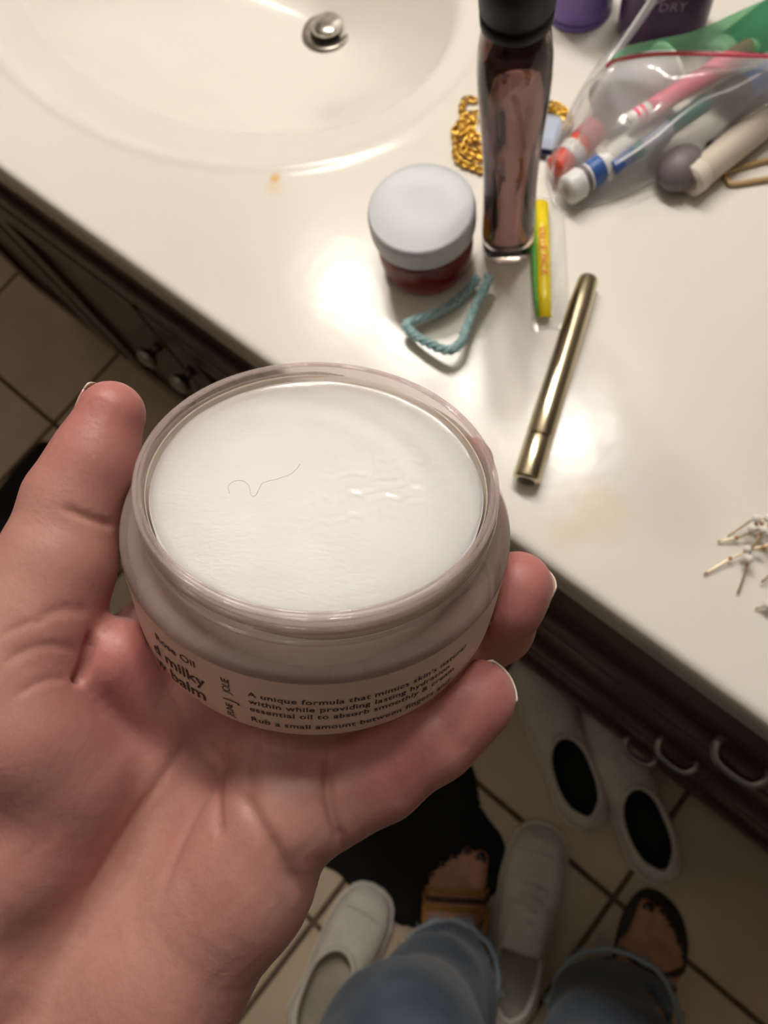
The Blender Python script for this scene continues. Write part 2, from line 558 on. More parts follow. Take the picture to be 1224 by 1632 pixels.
obj('inner_cup', lathe(P_([(0, 8), (24, 8.6), (31, 12), (34.5, 18), (35.9, 26), (36.3, 37.0), (36.25, 37.5), (36.1, 37.2)]), 96), film_mat('thin inner cup', tint=(.98, .96, .95), haze=.45, hazecol=(1.0, .96, .86), rough=.1, refl=.4, through=.3), jar)
rimm = film_mat('polished jar rim', tint=(.92, .88, .88), haze=.22, hazecol=(.90, .84, .82), rough=.06, refl=1.2, through=.6)
bm = bmesh.new()
for r_, z_, q_ in ((38.15, 39.35, .42), (36.95, 39.75, .36), (38.2, 31.6, .5)):
    add_tube(bm, [(r_ * mm * math.cos(2 * PI * k / 120), r_ * mm * math.sin(2 * PI * k / 120), z_ * mm) for k in range(120)], q_ * mm, 8, True)
obj('rim', bm, rimm, jar)
bm = bmesh.new()
for (t0, t1, z) in ((-2.9, 0.9, 36.2), (-1.9, 2.2, 34.2), (1.4, 3.2, 36.2)):
    n = 60
    pts = [(38.15 * mm * math.cos(t), 38.15 * mm * math.sin(t), (z - .9 * i / n) * mm) for i, t in ((i, t0 + (t1 - t0) * i / n) for i in range(n + 1))]
    rad = [.75 * mm * min(1, min(i, n - i) / 6 + .1) for i in range(n + 1)]
    add_tube(bm, pts, rad, 8)
obj('screw_thread', bm, film_mat('moulded thread', tint=(.72, .66, .62), haze=.15, hazecol=(.9, .84, .8), rough=.06, refl=1.0), jar)
# balm: shallow uneven surface filling the cup
balm_m = mat('white balm', (0.76, 0.745, 0.705), 0.22, col2=(0.79, 0.775, 0.735), nscale=50, sss=1.0, sss_s=.06, sss_r=(1, .95, .85), ior=1.45)
nt = balm_m.node_tree
bs = nt.nodes['Principled BSDF']
tc = nt.nodes.new('ShaderNodeTexCoord')
mpb = nt.nodes.new('ShaderNodeMapping'); mpb.inputs['Rotation'].default_value = (0, 0, -.5); mpb.inputs['Scale'].default_value = (300, 700, 300)
nt.links.new(tc.outputs['Object'], mpb.inputs['Vector'])
nb = nt.nodes.new('ShaderNodeTexNoise'); nb.inputs['Scale'].default_value = 1.0; nb.inputs['Detail'].default_value = 4; nb.inputs['Distortion'].default_value = .8
nt.links.new(mpb.outputs[0], nb.inputs['Vector'])
bn = nt.nodes.new('ShaderNodeBump'); bn.inputs['Strength'].default_value = .12; bn.inputs['Distance'].default_value = .0006
nt.links.new(nb.outputs['Fac'], bn.inputs['Height']); nt.links.new(bn.outputs[0], bs.inputs['Normal'])
v, f = [], []
NR, NA = 90, 240
rng = np.random.RandomState(3)
ph = rng.rand(12, 4) * 6.28
def balm_h(x, y):
    h = 35.6 + .22 * math.sin(x * .06 + 1) * math.cos(y * .05)
    for k in range(6):
        a = ph[k, 0]; h += .035 * math.sin((x * math.cos(a) + y * math.sin(a)) * (.15 + .09 * k) + ph[k, 1])
    # finger swipe furrows on the far right
    d = math.hypot(x + 10, y + 6)
    h += .35 * math.sin(d * .62) * math.exp(-((d - 35) / 7) ** 2) * max(0, math.cos(math.atan2(y + 6, x + 10) - .8)) ** 2
    a_, b_ = (x - 15) * .90 + (y - 0) * .44, -(x - 15) * .44 + (y - 0) * .90
    g_ = math.exp(-(a_ / 15) ** 2 - (b_ / 8) ** 2)
    w_ = b_ * 1.7 + 1.5 * math.sin(a_ * .37 + b_ * .31 + 1) + 1.1 * math.sin(a_ * .83 - b_ * .4) + .5 * math.sin(a_ * 1.9 + 2)
    h += g_ * .22 * math.sin(w_) * (.5 + .5 * math.sin(a_ * .47 + b_ * .9 + 1.5 * math.sin(a_ * .23)))
    return h
for i in range(NR + 1):
    r = 35.6 * (i / NR)
    for k in range(NA):
        t = 2 * PI * k / NA
        x, y = r * math.cos(t), r * math.sin(t)
        z = balm_h(x, y) + (.0 if r < 33.5 else (r - 33.5) ** 2 * .12)
        v.append((x * mm, y * mm, z * mm))
for i in range(NR):
    for k in range(NA):
        f.append((i * NA + k, (i + 1) * NA + k, (i + 1) * NA + (k + 1) % NA, i * NA + (k + 1) % NA))
base = NR * NA
for z_, r_ in ((26, 35.2), (18, 34.0), (12, 30.5), (9, 24), (8.4, .01)):
    n0 = len(v)
    for k in range(NA):
        t = 2 * PI * k / NA; v.append((r_ * mm * math.cos(t), r_ * mm * math.sin(t), z_ * mm))
    for k in range(NA): f.append((base + k, n0 + k, n0 + (k + 1) % NA, base + (k + 1) % NA))
    base = n0
bm = bmesh.new(); bm.from_mesh(pydata('b', v, f)); bmesh.ops.remove_doubles(bm, verts=bm.verts, dist=1e-6)
obj('balm', bm, balm_m, jar)
# label band with its print
lab_m = mat('beige translucent label', (0.72, 0.56, 0.48), 0.45, col2=(0.75, 0.59, 0.51), nscale=40)
LR = 43.30
label_o = obj('label', lathe(P_([(42.6, 4.2), (43.15, 7), (LR, 10), (LR + .05, 25.8)]), 128), lab_m, jar)
ink = mat('dark brown ink', (0.045, 0.02, 0.02), .6)
def jar_text(s, size, s0, a0, spacing=1.0, tilt=0.0, vertical=False, weight=0.0, align='LEFT'):
    me = text_mesh(s, size, spacing, align, weight)
    R_ = LR + .12
    for vt_ in me.vertices:
        x, y = vt_.co.x, vt_.co.y
        if vertical: x, y = -y, x
        th = (s0 + x) / R_ - PI / 2
        vt_.co = Vector((R_ * math.cos(th), R_ * math.sin(th), a0 + y + tilt * x)) * mm
    return obj('print', me, ink, label_o, False)
jar_text("A unique formula that mimics skin's natural", 2.55, -14.2, 18.3, 1.06, weight=.035)
jar_text("within while providing lasting hydration", 2.55, -14.2, 15.4, 1.06, weight=.035)
jar_text("essential oil to absorb smoothly & cream", 2.55, -14.2, 12.5, 1.06, weight=.035)
jar_text("Rub a small amount between fingers and", 2.55, -14.2, 8.3, 1.06, weight=.035)
jar_text("JEUNE", 2.2, -18.0, 7.3, .80, vertical=True, weight=.02)
jar_text("J", 4.0, -17.2, 13.4, 1.0, vertical=True, weight=.02)
jar_text("JOLIE", 2.5, -18.0, 16.6, .95, vertical=True, weight=.02)
jar_text("Rose Oil", 3.4, -25.6, 20.5, 1.0, .12, weight=.03, align='RIGHT')
jar_text("d milky", 5.6, -24.0, 14.3, 1.0, .16, weight=.07, align='RIGHT')
jar_text("w balm", 5.6, -24.4, 8.6, 1.0, .16, weight=.07, align='RIGHT')
# a stray hair on the balm
def on_balm(px, py):
    d = np.array([(px - 612) / F, -(py - 816) / F, -1.0])
    pl = jl(0, 0, 35.5); t = (ja @ pl) / (ja @ d)
    q = JM @ (d * t - jb)
    q[2] = balm_h(q[0], q[1]) + .1
    return camw(jl(*q))
hp = [on_balm(*p) for p in ((366, 788), (364, 776), (374, 768), (388, 768), (397, 776), (400, 790), (407, 791), (413, 780), (420, 770), (440, 765), (462, 758), (472, 750), (478, 742))]
tag(obj('stray_hair', tube(catmull(hp, 5), .00005, 6), mat('hair strand', (0.40, 0.31, 0.24), .5)), 'single fine curly hair lying on the white balm', 'hair')

# ================================================================== THE PERSON
person = thing('person', 'person in blue jeans and strappy sandals, left hand holding an open jar', 'person', W(860, 1640, 0))
person.location.z = 0
bpy.context.view_layer.update()
def pobj(name, me, m, parent=person, smooth=True, label=None):
    o = obj(name, me, m, None, smooth, label)
    if parent is not None:
        o.parent = parent; o.matrix_parent_inverse = person.matrix_world.inverted()
    return o
skin = mat('skin', (0.385, 0.175, 0.152), 0.46, col2=(0.46, 0.238, 0.203), nscale=38, bump=0.14, bscale=700, sss=.22, sss_s=.006, sss_r=(1, .35, .2), ior=1.4)

def c4(px, py, d, r): return (cs(px, py, d), r)
hlo, hhi, hh = (-134, -190, -236), (64, 42, -134), 1.3
G = grid(hlo, hhi, hh)
palm = None
for ch in (
    [c4(442, 1290, 168, 14), c4(374, 1397, 170, 17), c4(254, 1559, 169, 18.5), c4(100, 1760, 170, 20)],     # little finger side of the palm
    [c4(430, 1195, 174, 11), c4(280, 1400, 178, 14), c4(110, 1640, 176, 17)],
    [c4(345, 1110, 181, 11), c4(190, 1350, 184, 14), c4(40, 1620, 178, 17)],
    [c4(205, 1065, 184, 11), c4(90, 1300, 184, 13), c4(-20, 1600, 178, 17)],
    [c4(-70, 1640, 170, 19), c4(50, 1350, 172, 19), c4(100, 1230, 172, 17), c4(55, 1150, 169, 14)],           # thumb mound
    [c4(10, 1720, 172, 23), c4(-10, 1900, 174, 24)],
):
    d = chain_sdf(G, ch, 6)
    palm = d if palm is None else smin(palm, d, 7)
thumb = [c4(40, 1170, 163, 15), c4(28, 1050, 166, 14), c4(58, 985, 168, 13.6), c4(90, 900, 170, 12.4), c4(116, 800, 172, 10.4), c4(150, 735, 173, 9.3), c4(178, 660, 174, 7.7)]
index = [c4(205, 1065, 183, 11), (jl(-32, 10, -13), 9.5), (jl(-12, 34, -11), 9), (jl(2, 44, -6), 8)]
middle = [c4(345, 1110, 179, 11), (jl(-8, -12, -11.5), 9.5), (jl(26, 20, -10.5), 9.2), (jl(38, 33, -3), 8.5), (jl(41.5, 36, 8), 7.6)]
ring = [c4(430, 1195, 173, 11), (jl(6, -26, -10.5), 10), (jl(28, -15, -10.5), 9.8), (jl(45, -8, -7.5), 9.4), c4(806, 957, 183, 8.9), c4(826, 932, 182, 8.2)]
little = [c4(450, 1288, 169, 12.5), c4(520, 1262, 171, 11.9), c4(600, 1228, 172, 11), c4(690, 1168, 172, 10.1), c4(740, 1125, 172, 8.9), c4(764, 1110, 172, 8.2)]
Fh = palm
for dg, kk in ((thumb, 7), (index, 6), (middle, 6), (ring, 5), (little, 5)):
    Fh = np.minimum(Fh, smin(palm, chain_sdf(G, dg, 4), kk))
# pad of the index base, seen beside the thumb fold
Fh = smin(Fh, cone_sdf(G, cs(190, 1050, 172), cs(300, 1160, 182), 9.5, 9), 3.5)
# the jar presses into the skin
X, Y, Z = G
q0, q1, q2 = X - jb[0], Y - jb[1], Z - jb[2]
lu = q0 * ju[0] + q1 * ju[1] + q2 * ju[2]; lv = q0 * jv[0] + q1 * jv[1] + q2 * jv[2]; la = q0 * ja[0] + q1 * ja[1] + q2 * ja[2]
rr = np.sqrt(lu ** 2 + lv ** 2)
bx_, by_ = rr - (43.3 - 4), np.abs(la - 20) - (20 - 4)
jsd = np.minimum(np.maximum(bx_, by_), 0) + np.sqrt(np.maximum(bx_, 0) ** 2 + np.maximum(by_, 0) ** 2) - 4
Fh = np.maximum(Fh, -(jsd + 0.15))
Vh, Qh = surface_nets(Fh, hlo, hh)
hand_me = subdivide(np_mesh('hand', Vh, Qh), 1)
# creases and folds pressed into the surface
nv = len(hand_me.vertices)
co = np.empty(nv * 3, np.float32); hand_me.vertices.foreach_get('co', co); co = co.reshape(-1, 3).astype(float)
no = np.empty(nv * 3, np.float32); hand_me.vertex_normals.foreach_get('vector', no); no = no.reshape(-1, 3).astype(float)
pxs = np.stack([612 + F * co[:, 0] / -co[:, 2], 816 - F * co[:, 1] / -co[:, 2]], 1)
facing = (no * -co).sum(1) > 0
def crease(poly, width, depth, taper=True):
    poly = np.array(catmull([np.array(p, float) for p in poly], 6))
    best = np.full(nv, 1e9); tt = np.zeros(nv)
    for i in range(len(poly) - 1):
        a, b = poly[i], poly[i + 1]; d = b - a
        t = np.clip(((pxs - a) @ d) / (d @ d + 1e-9), 0, 1)
        dist = np.linalg.norm(pxs - a - t[:, None] * d, axis=1)
        m_ = dist < best
        best = np.where(m_, dist, best); tt = np.where(m_, (i + t) / (len(poly) - 1), tt)
    w = np.exp(-(best / width) ** 2) * facing
    if taper: w *= np.clip(np.minimum(tt, 1 - tt) * 6, 0.15, 1)
    return -depth * w
near = -co[:, 2] < 215
disp = np.zeros(nv)
for poly, wd, dp in (
    ([(535, 1190), (522, 1240), (530, 1300), (549, 1362)], 9, 1.5),                 # base of the little finger
    ([(345, 1100), (325, 1190), (270, 1300), (180, 1400), (60, 1500), (-40, 1560)], 45, 2.0),   # hollow along the thumb mound
    ([(293, 1184), (245, 1260), (197, 1335), (105, 1508)], 7, .55),
    ([(320, 1184), (338, 1229), (293, 1312), (238, 1467)], 10, .8),
    ([(348, 1193), (343, 1266), (352, 1345)], 9, .8),
    ([(380, 1250), (410, 1310), (445, 1370), (485, 1440)], 14, 1.2),
    ([(410, 1180), (395, 1220), (400, 1260)], 12, .8),
    ([(95, 806), (130, 822), (160, 832), (186, 838)], 8, .8),                       # thumb joint
    ([(60, 985), (100, 972), (145, 975)], 10, .4),
    ([(0, 1015), (40, 995), (75, 990)], 7, .25),
    ([(0, 1060), (45, 1035), (90, 1030), (130, 1040)], 9, .35),
    ([(150, 1000), (138, 1050), (128, 1078), (118, 1090)], 8, 2.2),                 # fold between thumb and palm
    ([(20, 1110), (70, 1085), (118, 1080)], 8, .3),
    ([(600, 1170), (622, 1235), (655, 1290)], 16, .5),
    ([(690, 1120), (712, 1165), (738, 1205)], 14, .35),
):
    disp += crease(poly, wd, dp)
disp += .06 * np.sin(co[:, 0] * .9 + 2 * np.sin(co[:, 1] * .5)) * np.sin(co[:, 1] * .35 + co[:, 2] * .2) * np.clip((1150 - pxs[:, 1]) / -200, 0, 1)
co2 = co + no * (disp * near)[:, None]
hand_w = (CAM + (co2 / 1000) @ RC.T)
hand_me.vertices.foreach_set('co', hand_w.astype(np.float32).ravel()); hand_me.update()
tips = [(thumb[-1][0], 17), (ring[-1][0], 19), (little[-1][0], 19), (middle[-1][0], 16), (cs(192, 1052, 166), 14), (cs(640, 1200, 165), 14)]
bl_ = np.zeros(nv)
for c_, r_ in tips:
    bl_ = np.maximum(bl_, np.exp(-(np.linalg.norm(co - c_, axis=1) / r_) ** 2))
at_ = hand_me.attributes.new('blush', 'FLOAT', 'POINT'); at_.data.foreach_set('value', bl_.astype(np.float32))
nt = skin.node_tree; bs = nt.nodes['Principled BSDF']
src = bs.inputs['Base Color'].links[0].from_socket
an = nt.nodes.new('ShaderNodeAttribute'); an.attribute_name = 'blush'
ml = nt.nodes.new('ShaderNodeMath'); ml.operation = 'MULTIPLY'; ml.inputs[1].default_value = .75
nt.links.new(an.outputs['Fac'], ml.inputs[0])
mx = nt.nodes.new('ShaderNodeMixRGB'); mx.inputs[2].default_value = (0.40, 0.13, 0.128, 1)
nt.links.new(ml.outputs[0], mx.inputs[0]); nt.links.new(src, mx.inputs[1]); nt.links.new(mx.outputs[0], bs.inputs['Base Color'])
hand = pobj('left_hand', hand_me, skin, label='bare left hand cradling the jar, thumb against its side')
nail_m = mat('fingernail', (0.56, 0.34, 0.29), 0.25, sss=.1, sss_s=.002, coat=.3)
tip_m = mat('fingernail free edge', (0.66, 0.55, 0.47), 0.3)
def nail(tip, prev, normal, r, length=10.5, half=.95, free=1.6, lift=.25):
    d = tip - prev; d /= np.linalg.norm(d)
    n = np.asarray(normal, float); n -= d * (n @ d); n /= np.linalg.norm(n); b = np.cross(d, n)
    def patch(l0, l1, nl, name, m, extra):
        v, f = [], []
        na = 14
        for s in (0, 1):
            for i in range(nl + 1):
                l = l0 + (l1 - l0) * i / nl
                for k in range(na + 1):
                    t = -half + 2 * half * k / na
                    e = l - 1.6 * (t / half) ** 2 * (1 if l > 0 else .4)
                    R_ = r + lift + extra - .45 * s - max(0, e) ** 2 * .035
                    p = tip + d * e + R_ * (math.cos(t) * n + math.sin(t) * b)
                    v.append(camw(p))
        M_ = na + 1; off = (nl + 1) * M_
        for s in (0, 1):
            for i in range(nl):
                for k in range(na):
                    qd = [s * off + i * M_ + k, s * off + i * M_ + k + 1, s * off + (i + 1) * M_ + k + 1, s * off + (i + 1) * M_ + k]
                    f.append(qd if s == 0 else qd[::-1])
        for i in range(nl):
            for k in (0, na):
                f.append([i * M_ + k, (i + 1) * M_ + k, off + (i + 1) * M_ + k, off + i * M_ + k])
        for k in range(na):
            for i in (0, nl):
                f.append([i * M_ + k, i * M_ + k + 1, off + i * M_ + k + 1, off + i * M_ + k])
        bm = bmesh.new(); bm.from_mesh(pydata('n', v, f))
        o = obj(name, bm, m, None)
        o.parent = hand
        return o
    patch(-length + r * .55, r * .62, 10, 'fingernail', nail_m, 0)
    patch(r * .62, r + free, 6, 'fingernail_edge', tip_m, 0.02)
nail(thumb[-1][0], thumb[-2][0], (-.86, .25, -.45), 7.7, 12, .9, -1.6)
nail(ring[-1][0], ring[-2][0], (.80, .10, -.58), 8.2, 10.5, .95, -1.6)
nail(little[-1][0], little[-2][0], (.80, .40, -.35), 8.2, 10, .95, .5)

# ------------------------------------------------------------------ legs, sleeve
denim = mat('blue denim', (0.062, 0.084, 0.125), 0.85, col2=(0.10, 0.13, 0.18), nscale=18, bump=0.5, bscale=900, sheen=.2)
fray_m = mat('frayed pale denim', (0.32, 0.38, 0.44), 0.9)
LA, RA = W(714, 1556, .105), W(978, 1625, .105)           # hem centres
LK = W(640, 1690, .40); RK = W(960, 1850, .40)
LH = Vector((.17, -.47, .90)); RH = Vector((.36, -.46, .90))
def tup(v): return np.array([v.x, v.y, v.z])
lo = (-.12, -.72, .06); hi = (.62, .02, 1.02); h = .011
Gj = grid(lo, hi, h)
jl1 = chain_sdf(Gj, [(tup(LA) - np.array([0, 0, .01]), .062), (tup((LA * 2 + LK) / 3), .061), (tup(LK), .073), (tup(LH), .095)], .03)
jl2 = chain_sdf(Gj, [(tup(RA) - np.array([0, 0, .01]), .076), (tup((RA * 2 + RK) / 3), .066), (tup(RK), .074), (tup(RH), .095)], .03)
hips = chain_sdf(Gj, [(tup(LH), .12), (tup(RH), .12)], .03)
Fj = smin(np.minimum(jl1, jl2), hips, .06)
# folds
Fj = Fj + .004 * np.sin(Gj[2] * 55 + 3 * np.sin(Gj[0] * 18) + 2 * np.sin(Gj[1] * 22)) * np.clip((.5 - Gj[2]) * 4, 0, 1)
# trim at the hems; hollow legs below
Fj = np.maximum(Fj, .100 - Gj[2] + .006 * np.sin(Gj[0] * 90))
core = np.minimum(cone_sdf(Gj, tup(LA) - np.array([0, 0, .06]), tup(LA) + np.array([0, 0, .05]), .056, .05), cone_sdf(Gj, tup(RA) - np.array([0, 0, .06]), tup(RA) + np.array([0, 0, .05]), .062, .055))
Fj = np.maximum(Fj, -core)
jeans = pobj('jeans', subdivide(sdf_mesh('jeans', Fj, lo, h), 1), denim)
def fray(c, r, n):
    bm = bmesh.new()
    rnd = random.Random(n)
    ring_ = []
    for i in range(60):
        a = 2 * PI * i / 60
        ring_.append((c.x + (r + rnd.uniform(-.002, .002)) * math.cos(a), c.y + (r + rnd.uniform(-.002, .002)) * math.sin(a), .106 + rnd.uniform(-.002, .002)))
    add_tube(bm, ring_, .0036, 6, True)
    for i in range(150):
        a = rnd.uniform(0, 2 * PI); rr_ = r + rnd.uniform(-.003, .003)
        p = Vector((c.x + rr_ * math.cos(a), c.y + rr_ * math.sin(a), .104))
        e = p + Vector((rnd.uniform(-.006, .006) + .006 * math.cos(a), rnd.uniform(-.006, .006) + .006 * math.sin(a), -rnd.uniform(.004, .012)))
        add_tube(bm, [p, (p + e) / 2 + Vector((0, 0, .001)), e], .0007, 4)
    o = obj('frayed_hem', bm, fray_m, None)
    o.parent = jeans
fray(LA, .064, 5); fray(RA, .078, 6)

foot_skin = mat('foot skin', (0.50, 0.25, 0.16), 0.5, col2=(0.58, 0.31, 0.21), nscale=25, bump=.2, bscale=300, sss=.12, sss_s=.006)
polish = mat('dark toenail polish', (0.03, 0.012, 0.015), .2)
sole_m = mat('black sandal footbed', (0.02, 0.016, 0.013), .6, bump=.3, bscale=200)
strap_m = mat('tan leather strap', (0.33, 0.15, 0.035), .5, col2=(0.42, 0.20, 0.05), nscale=60, bump=.3, bscale=150)
strap_d = mat('dark brown leather strap', (0.05, 0.022, 0.012), .5, col2=(0.09, 0.04, 0.02), nscale=60, bump=.3, bscale=150)
def make_foot(toe, ankle, side, strap, cross):
    """side = +1: big toe towards +x of the foot frame; foot frame y runs heel to toe"""
    yd = Vector((toe.x - ankle.x, toe.y - ankle.y, 0)).normalized()
    xd = Vector((yd.y, -yd.x, 0))
    org = Vector((toe.x, toe.y, 0)) - yd * .235
    M_ = Matrix((xd, yd, Vector((0, 0, 1)))).transposed().to_4x4(); M_.translation = org
    z0 = .014
    lo = (-.07, -.02, z0 - .006); hi = (.07, .26, .16); h = .0042
    G_ = grid(lo, hi, h)
    s = side
    al = M_.inverted() @ ankle
    body = chain_sdf(G_, [((0, .032, z0 + .026), .029), ((0, .06, .05), .031), ((.004 * s, .11, .05), .030), ((.008 * s, .155, .034), .022), ((.006 * s, .182, .026), .015)], .02)
    body = smin(body, chain_sdf(G_, [((-.018 * s, .045, z0 + .022), .022), ((-.022 * s, .11, z0 + .018), .020), ((-.022 * s, .165, z0 + .012), .015)], .02), .025)
    body = smin(body, chain_sdf(G_, [((.024 * s, .165, z0 + .014), .016), ((.0 * s, .172, z0 + .014), .015), ((-.024 * s, .160, z0 + .012), .013)], .02), .02)
    body = smin(body, chain_sdf(G_, [((0, .048, .06), .032), ((al.x * .6, .07, .11), .033), ((al.x, al.y * .3 + .06, .16), .034)], .02), .02)
    toes = []
    for k, (bx, by, tx, ty, r0, r1) in enumerate(((.024, .172, .027, .222, .0125, .0112), (.006, .182, .0075, .226, .0088, .0078), (-.0085, .178, -.010, .216, .0083, .0073), (-.021, .170, -.0245, .203, .0078, .0070), (-.0315, .158, -.0365, .188, .0076, .0068))):
        a = np.array((bx * s, by, z0 + r0 + .004)); m_ = np.array(((bx + tx) / 2 * s, (by + ty) / 2, z0 + r0 + .006)); b = np.array((tx * s, ty, z0 + r1))
        body = np.minimum(body, smin(body, chain_sdf(G_, [(a, r0), (m_, r0 * .96), (b, r1)], .004), .007))
        toes.append((m_, b, r1))
    body = np.maximum(body, z0 - G_[2])
    me = subdivide(sdf_mesh('foot', body, lo, h), 1); me.transform(M_)
    ft = pobj('foot', me, foot_skin)
    bvh = BVHTree.FromPolygons([v_.co.copy() for v_ in me.vertices], [tuple(p_.vertices) for p_ in me.polygons])
    for m_, b, r1 in toes:
        bm = bmesh.new(); bmesh.ops.create_uvsphere(bm, u_segments=14, v_segments=8, radius=1)
        bmesh.ops.transform(bm, matrix=M_ @ Matrix.Translation((b[0], b[1] - .001, b[2] + r1 * .68)) @ Matrix.Diagonal((r1 * .72, r1 * .95, r1 * .42, 1)), verts=bm.verts)
        o = obj('toenail', bm, polish, None); o.parent = ft
    # sandal
    N = 48
    outl = []
    for (x, y) in catmull([np.array(p) for p in ((0, -.012), (.028, 0), (.033, .04), (.030, .10), (.042, .165), (.046, .205), (.036, .238), (.012, .247), (-.018, .236), (-.042, .205), (-.048, .17), (-.038, .10), (-.034, .04), (-.028, 0))], 4, True):
        outl.append((x * s, y))
    bm = bmesh.new()
    for zz in (0.0005, .0142):
        pass
    vb = [bm.verts.new(M_ @ Vector((x, y, .0008))) for x, y in outl]
    vm = [bm.verts.new(M_ @ Vector((x * 1.01, y, .0125))) for x, y in outl]
    vtp = [bm.verts.new(M_ @ Vector((x * .97, y * .99 + .001, .0148))) for x, y in outl]
    for A_, B_ in ((vb, vm), (vm, vtp)):
        for i in range(len(outl)):
            bm.faces.new((A_[i], A_[(i + 1) % len(outl)], B_[(i + 1) % len(outl)], B_[i]))
    bm.faces.new(vb[::-1]); bm.faces.new(vtp)
    sd = pobj('sandal', bm, sole_m)
    sd_inv = person.matrix_world.inverted()
    for pts, m_ in cross:
        loc_ = catmull([np.array(p, float) for p in pts], 8)
        pw = []
        for p in loc_:
            p = Vector((p[0] * s, p[1], p[2]))
            hit = bvh.ray_cast(M_ @ Vector((p.x, p.y, .3)), Vector((0, 0, -1)))[0]
            if hit is not None and hit.z + .0025 > p.z and p.y > .07: p.z = hit.z + .0025
            pw.append(M_ @ p)
        o = obj('strap', tube(pw, .0042, 10, flat=.8), m_, None)
        o.parent = sd
    return M_
LT = W(738, 1346, .02); RT = W(1066, 1448, .02)
crossL = []
for dy_, m_ in ((.034, strap_m), (.024, strap_d), (.014, strap_m)):
    crossL.append(([(.041, .146 + dy_, .012), (.036, .146 + dy_, .034), (.012, .146 + dy_, .056 - dy_ * .4), (-.016, .142 + dy_, .048 - dy_ * .4), (-.040, .137 + dy_, .026), (-.046, .135 + dy_, .012)], m_))
crossL.append(([(-.045, .165, .02), (-.040, .12, .050), (-.034, .08, .075), (-.025, .03, .088), (0, .008, .09), (.026, .03, .088), (.036, .08, .075), (.040, .12, .052), (.042, .16, .03)], strap_m))
crossR = [([(.040, .160, .012), (.034, .160, .038), (.008, .158, .056), (-.020, .154, .046), (-.044, .150, .014)], strap_d),
          ([(.040, .110, .012), (.026, .130, .060), (0, .148, .060), (-.024, .165, .040), (-.046, .180, .014)], strap_d),
          ([(-.044, .10, .014), (-.030, .08, .070), (-.02, .03, .085), (0, .008, .088), (.024, .03, .085), (.032, .07, .072), (.040, .10, .014)], strap_d)]
make_foot(LT, LA + Vector((.008, -.012, 0)), 1, strap_m, crossL)
make_foot(RT, RA + Vector((.03, -.0, 0)), -1, strap_d, crossR)
# sleeve and shirt behind the frame
sh = mat('dark grey cotton shirt', (0.06, 0.06, 0.065), .9, bump=.4, bscale=300)
wr = camw(cs(-10, 1900, 174)); wp = camw(cs(10, 1720, 172))
el = wr + (wr - wp).normalized() * .20 + Vector((-.02, 0, -.02))
shd = Vector((.10, -.50, 1.30))
lo = (-.25, -.75, .92); hi = (.58, -.14, 1.40); h = .014
Gs = grid(lo, hi, h)
cuff = wr + (wr - wp).normalized() * .02
Fs = chain_sdf(Gs, [(tup(cuff), .030), (tup(el), .042), (tup(shd), .055)], .03)
Fs = smin(Fs, chain_sdf(Gs, [((.26, -.47, .95), .13), ((.26, -.50, 1.15), .14), ((.26, -.53, 1.30), .11)], .04), .04)
Fs = smin(Fs, chain_sdf(Gs, [(tup(shd), .055), ((.42, -.52, 1.30), .055)], .04), .04)
pobj('shirt', sdf_mesh('shirt', Fs, lo, h), sh)

# ================================================================== SHOES AND CLOTHES ON THE FLOOR
def shoe_sdf(L, wheel, wball, wtoe, hheel, hvamp, htoe, open0, open1, h=.0045):
    lo = (-.07, -.02, -.004); hi = (.07, L + .02, .12)
    G_ = grid(lo, hi, h)
    X_, Y_, Z_ = G_
    t = np.clip(Y_ / L, 0, 1)
    w = np.interp(t, [0, .04, .12, .3, .5, .68, .82, .93, .98, 1], [.35 * wheel, .72 * wheel, wheel, wheel * .97, (wheel + wball) / 2, wball, wball * .95, wtoe * .85, wtoe * .55, .2 * wtoe]).astype(np.float32)
    tp_ = np.interp(t, [0, .03, .3, .5, .62, .8, .93, 1], [hheel * .85, hheel, hheel * .93, hvamp, hvamp * .88, htoe, htoe * .85, htoe * .45]).astype(np.float32)
    out = (((np.abs(X_) / w) ** 2.6 + (np.clip(Z_ - .016, 0, 9) / (tp_ - .016)) ** 2.6) ** (1 / 2.6) - 1) * np.minimum(w, tp_)
    out = np.maximum(out, np.maximum(-Y_ + .001, Y_ - L + .001))
    out = np.maximum(out, .014 - Z_)
    oc = (open0 + open1) / 2 * L; ol = (open1 - open0) / 2 * L
    wi = w - .0065
    el_ = np.sqrt(((Y_ - oc) / ol) ** 2 + (X_ / np.maximum(wi, .004)) ** 2)
    cav_top = np.where(Z_ > .018, (el_ - 1) * .03, .1)
    # cavity reaches forward under the vamp
    inn = (((np.abs(X_) / np.maximum(w - .008, .004)) ** 2.4 + (np.clip(Z_ - .016, 0, 9) / np.maximum(tp_ - .026, .006)) ** 2.4) ** (1 / 2.4) - 1) * .03
    inn = np.maximum(inn, np.maximum(.05 * L - Y_, Y_ - .86 * L)); inn = np.maximum(inn, .018 - Z_)
    return np.maximum(out, -np.minimum(cav_top, inn)), lo, h
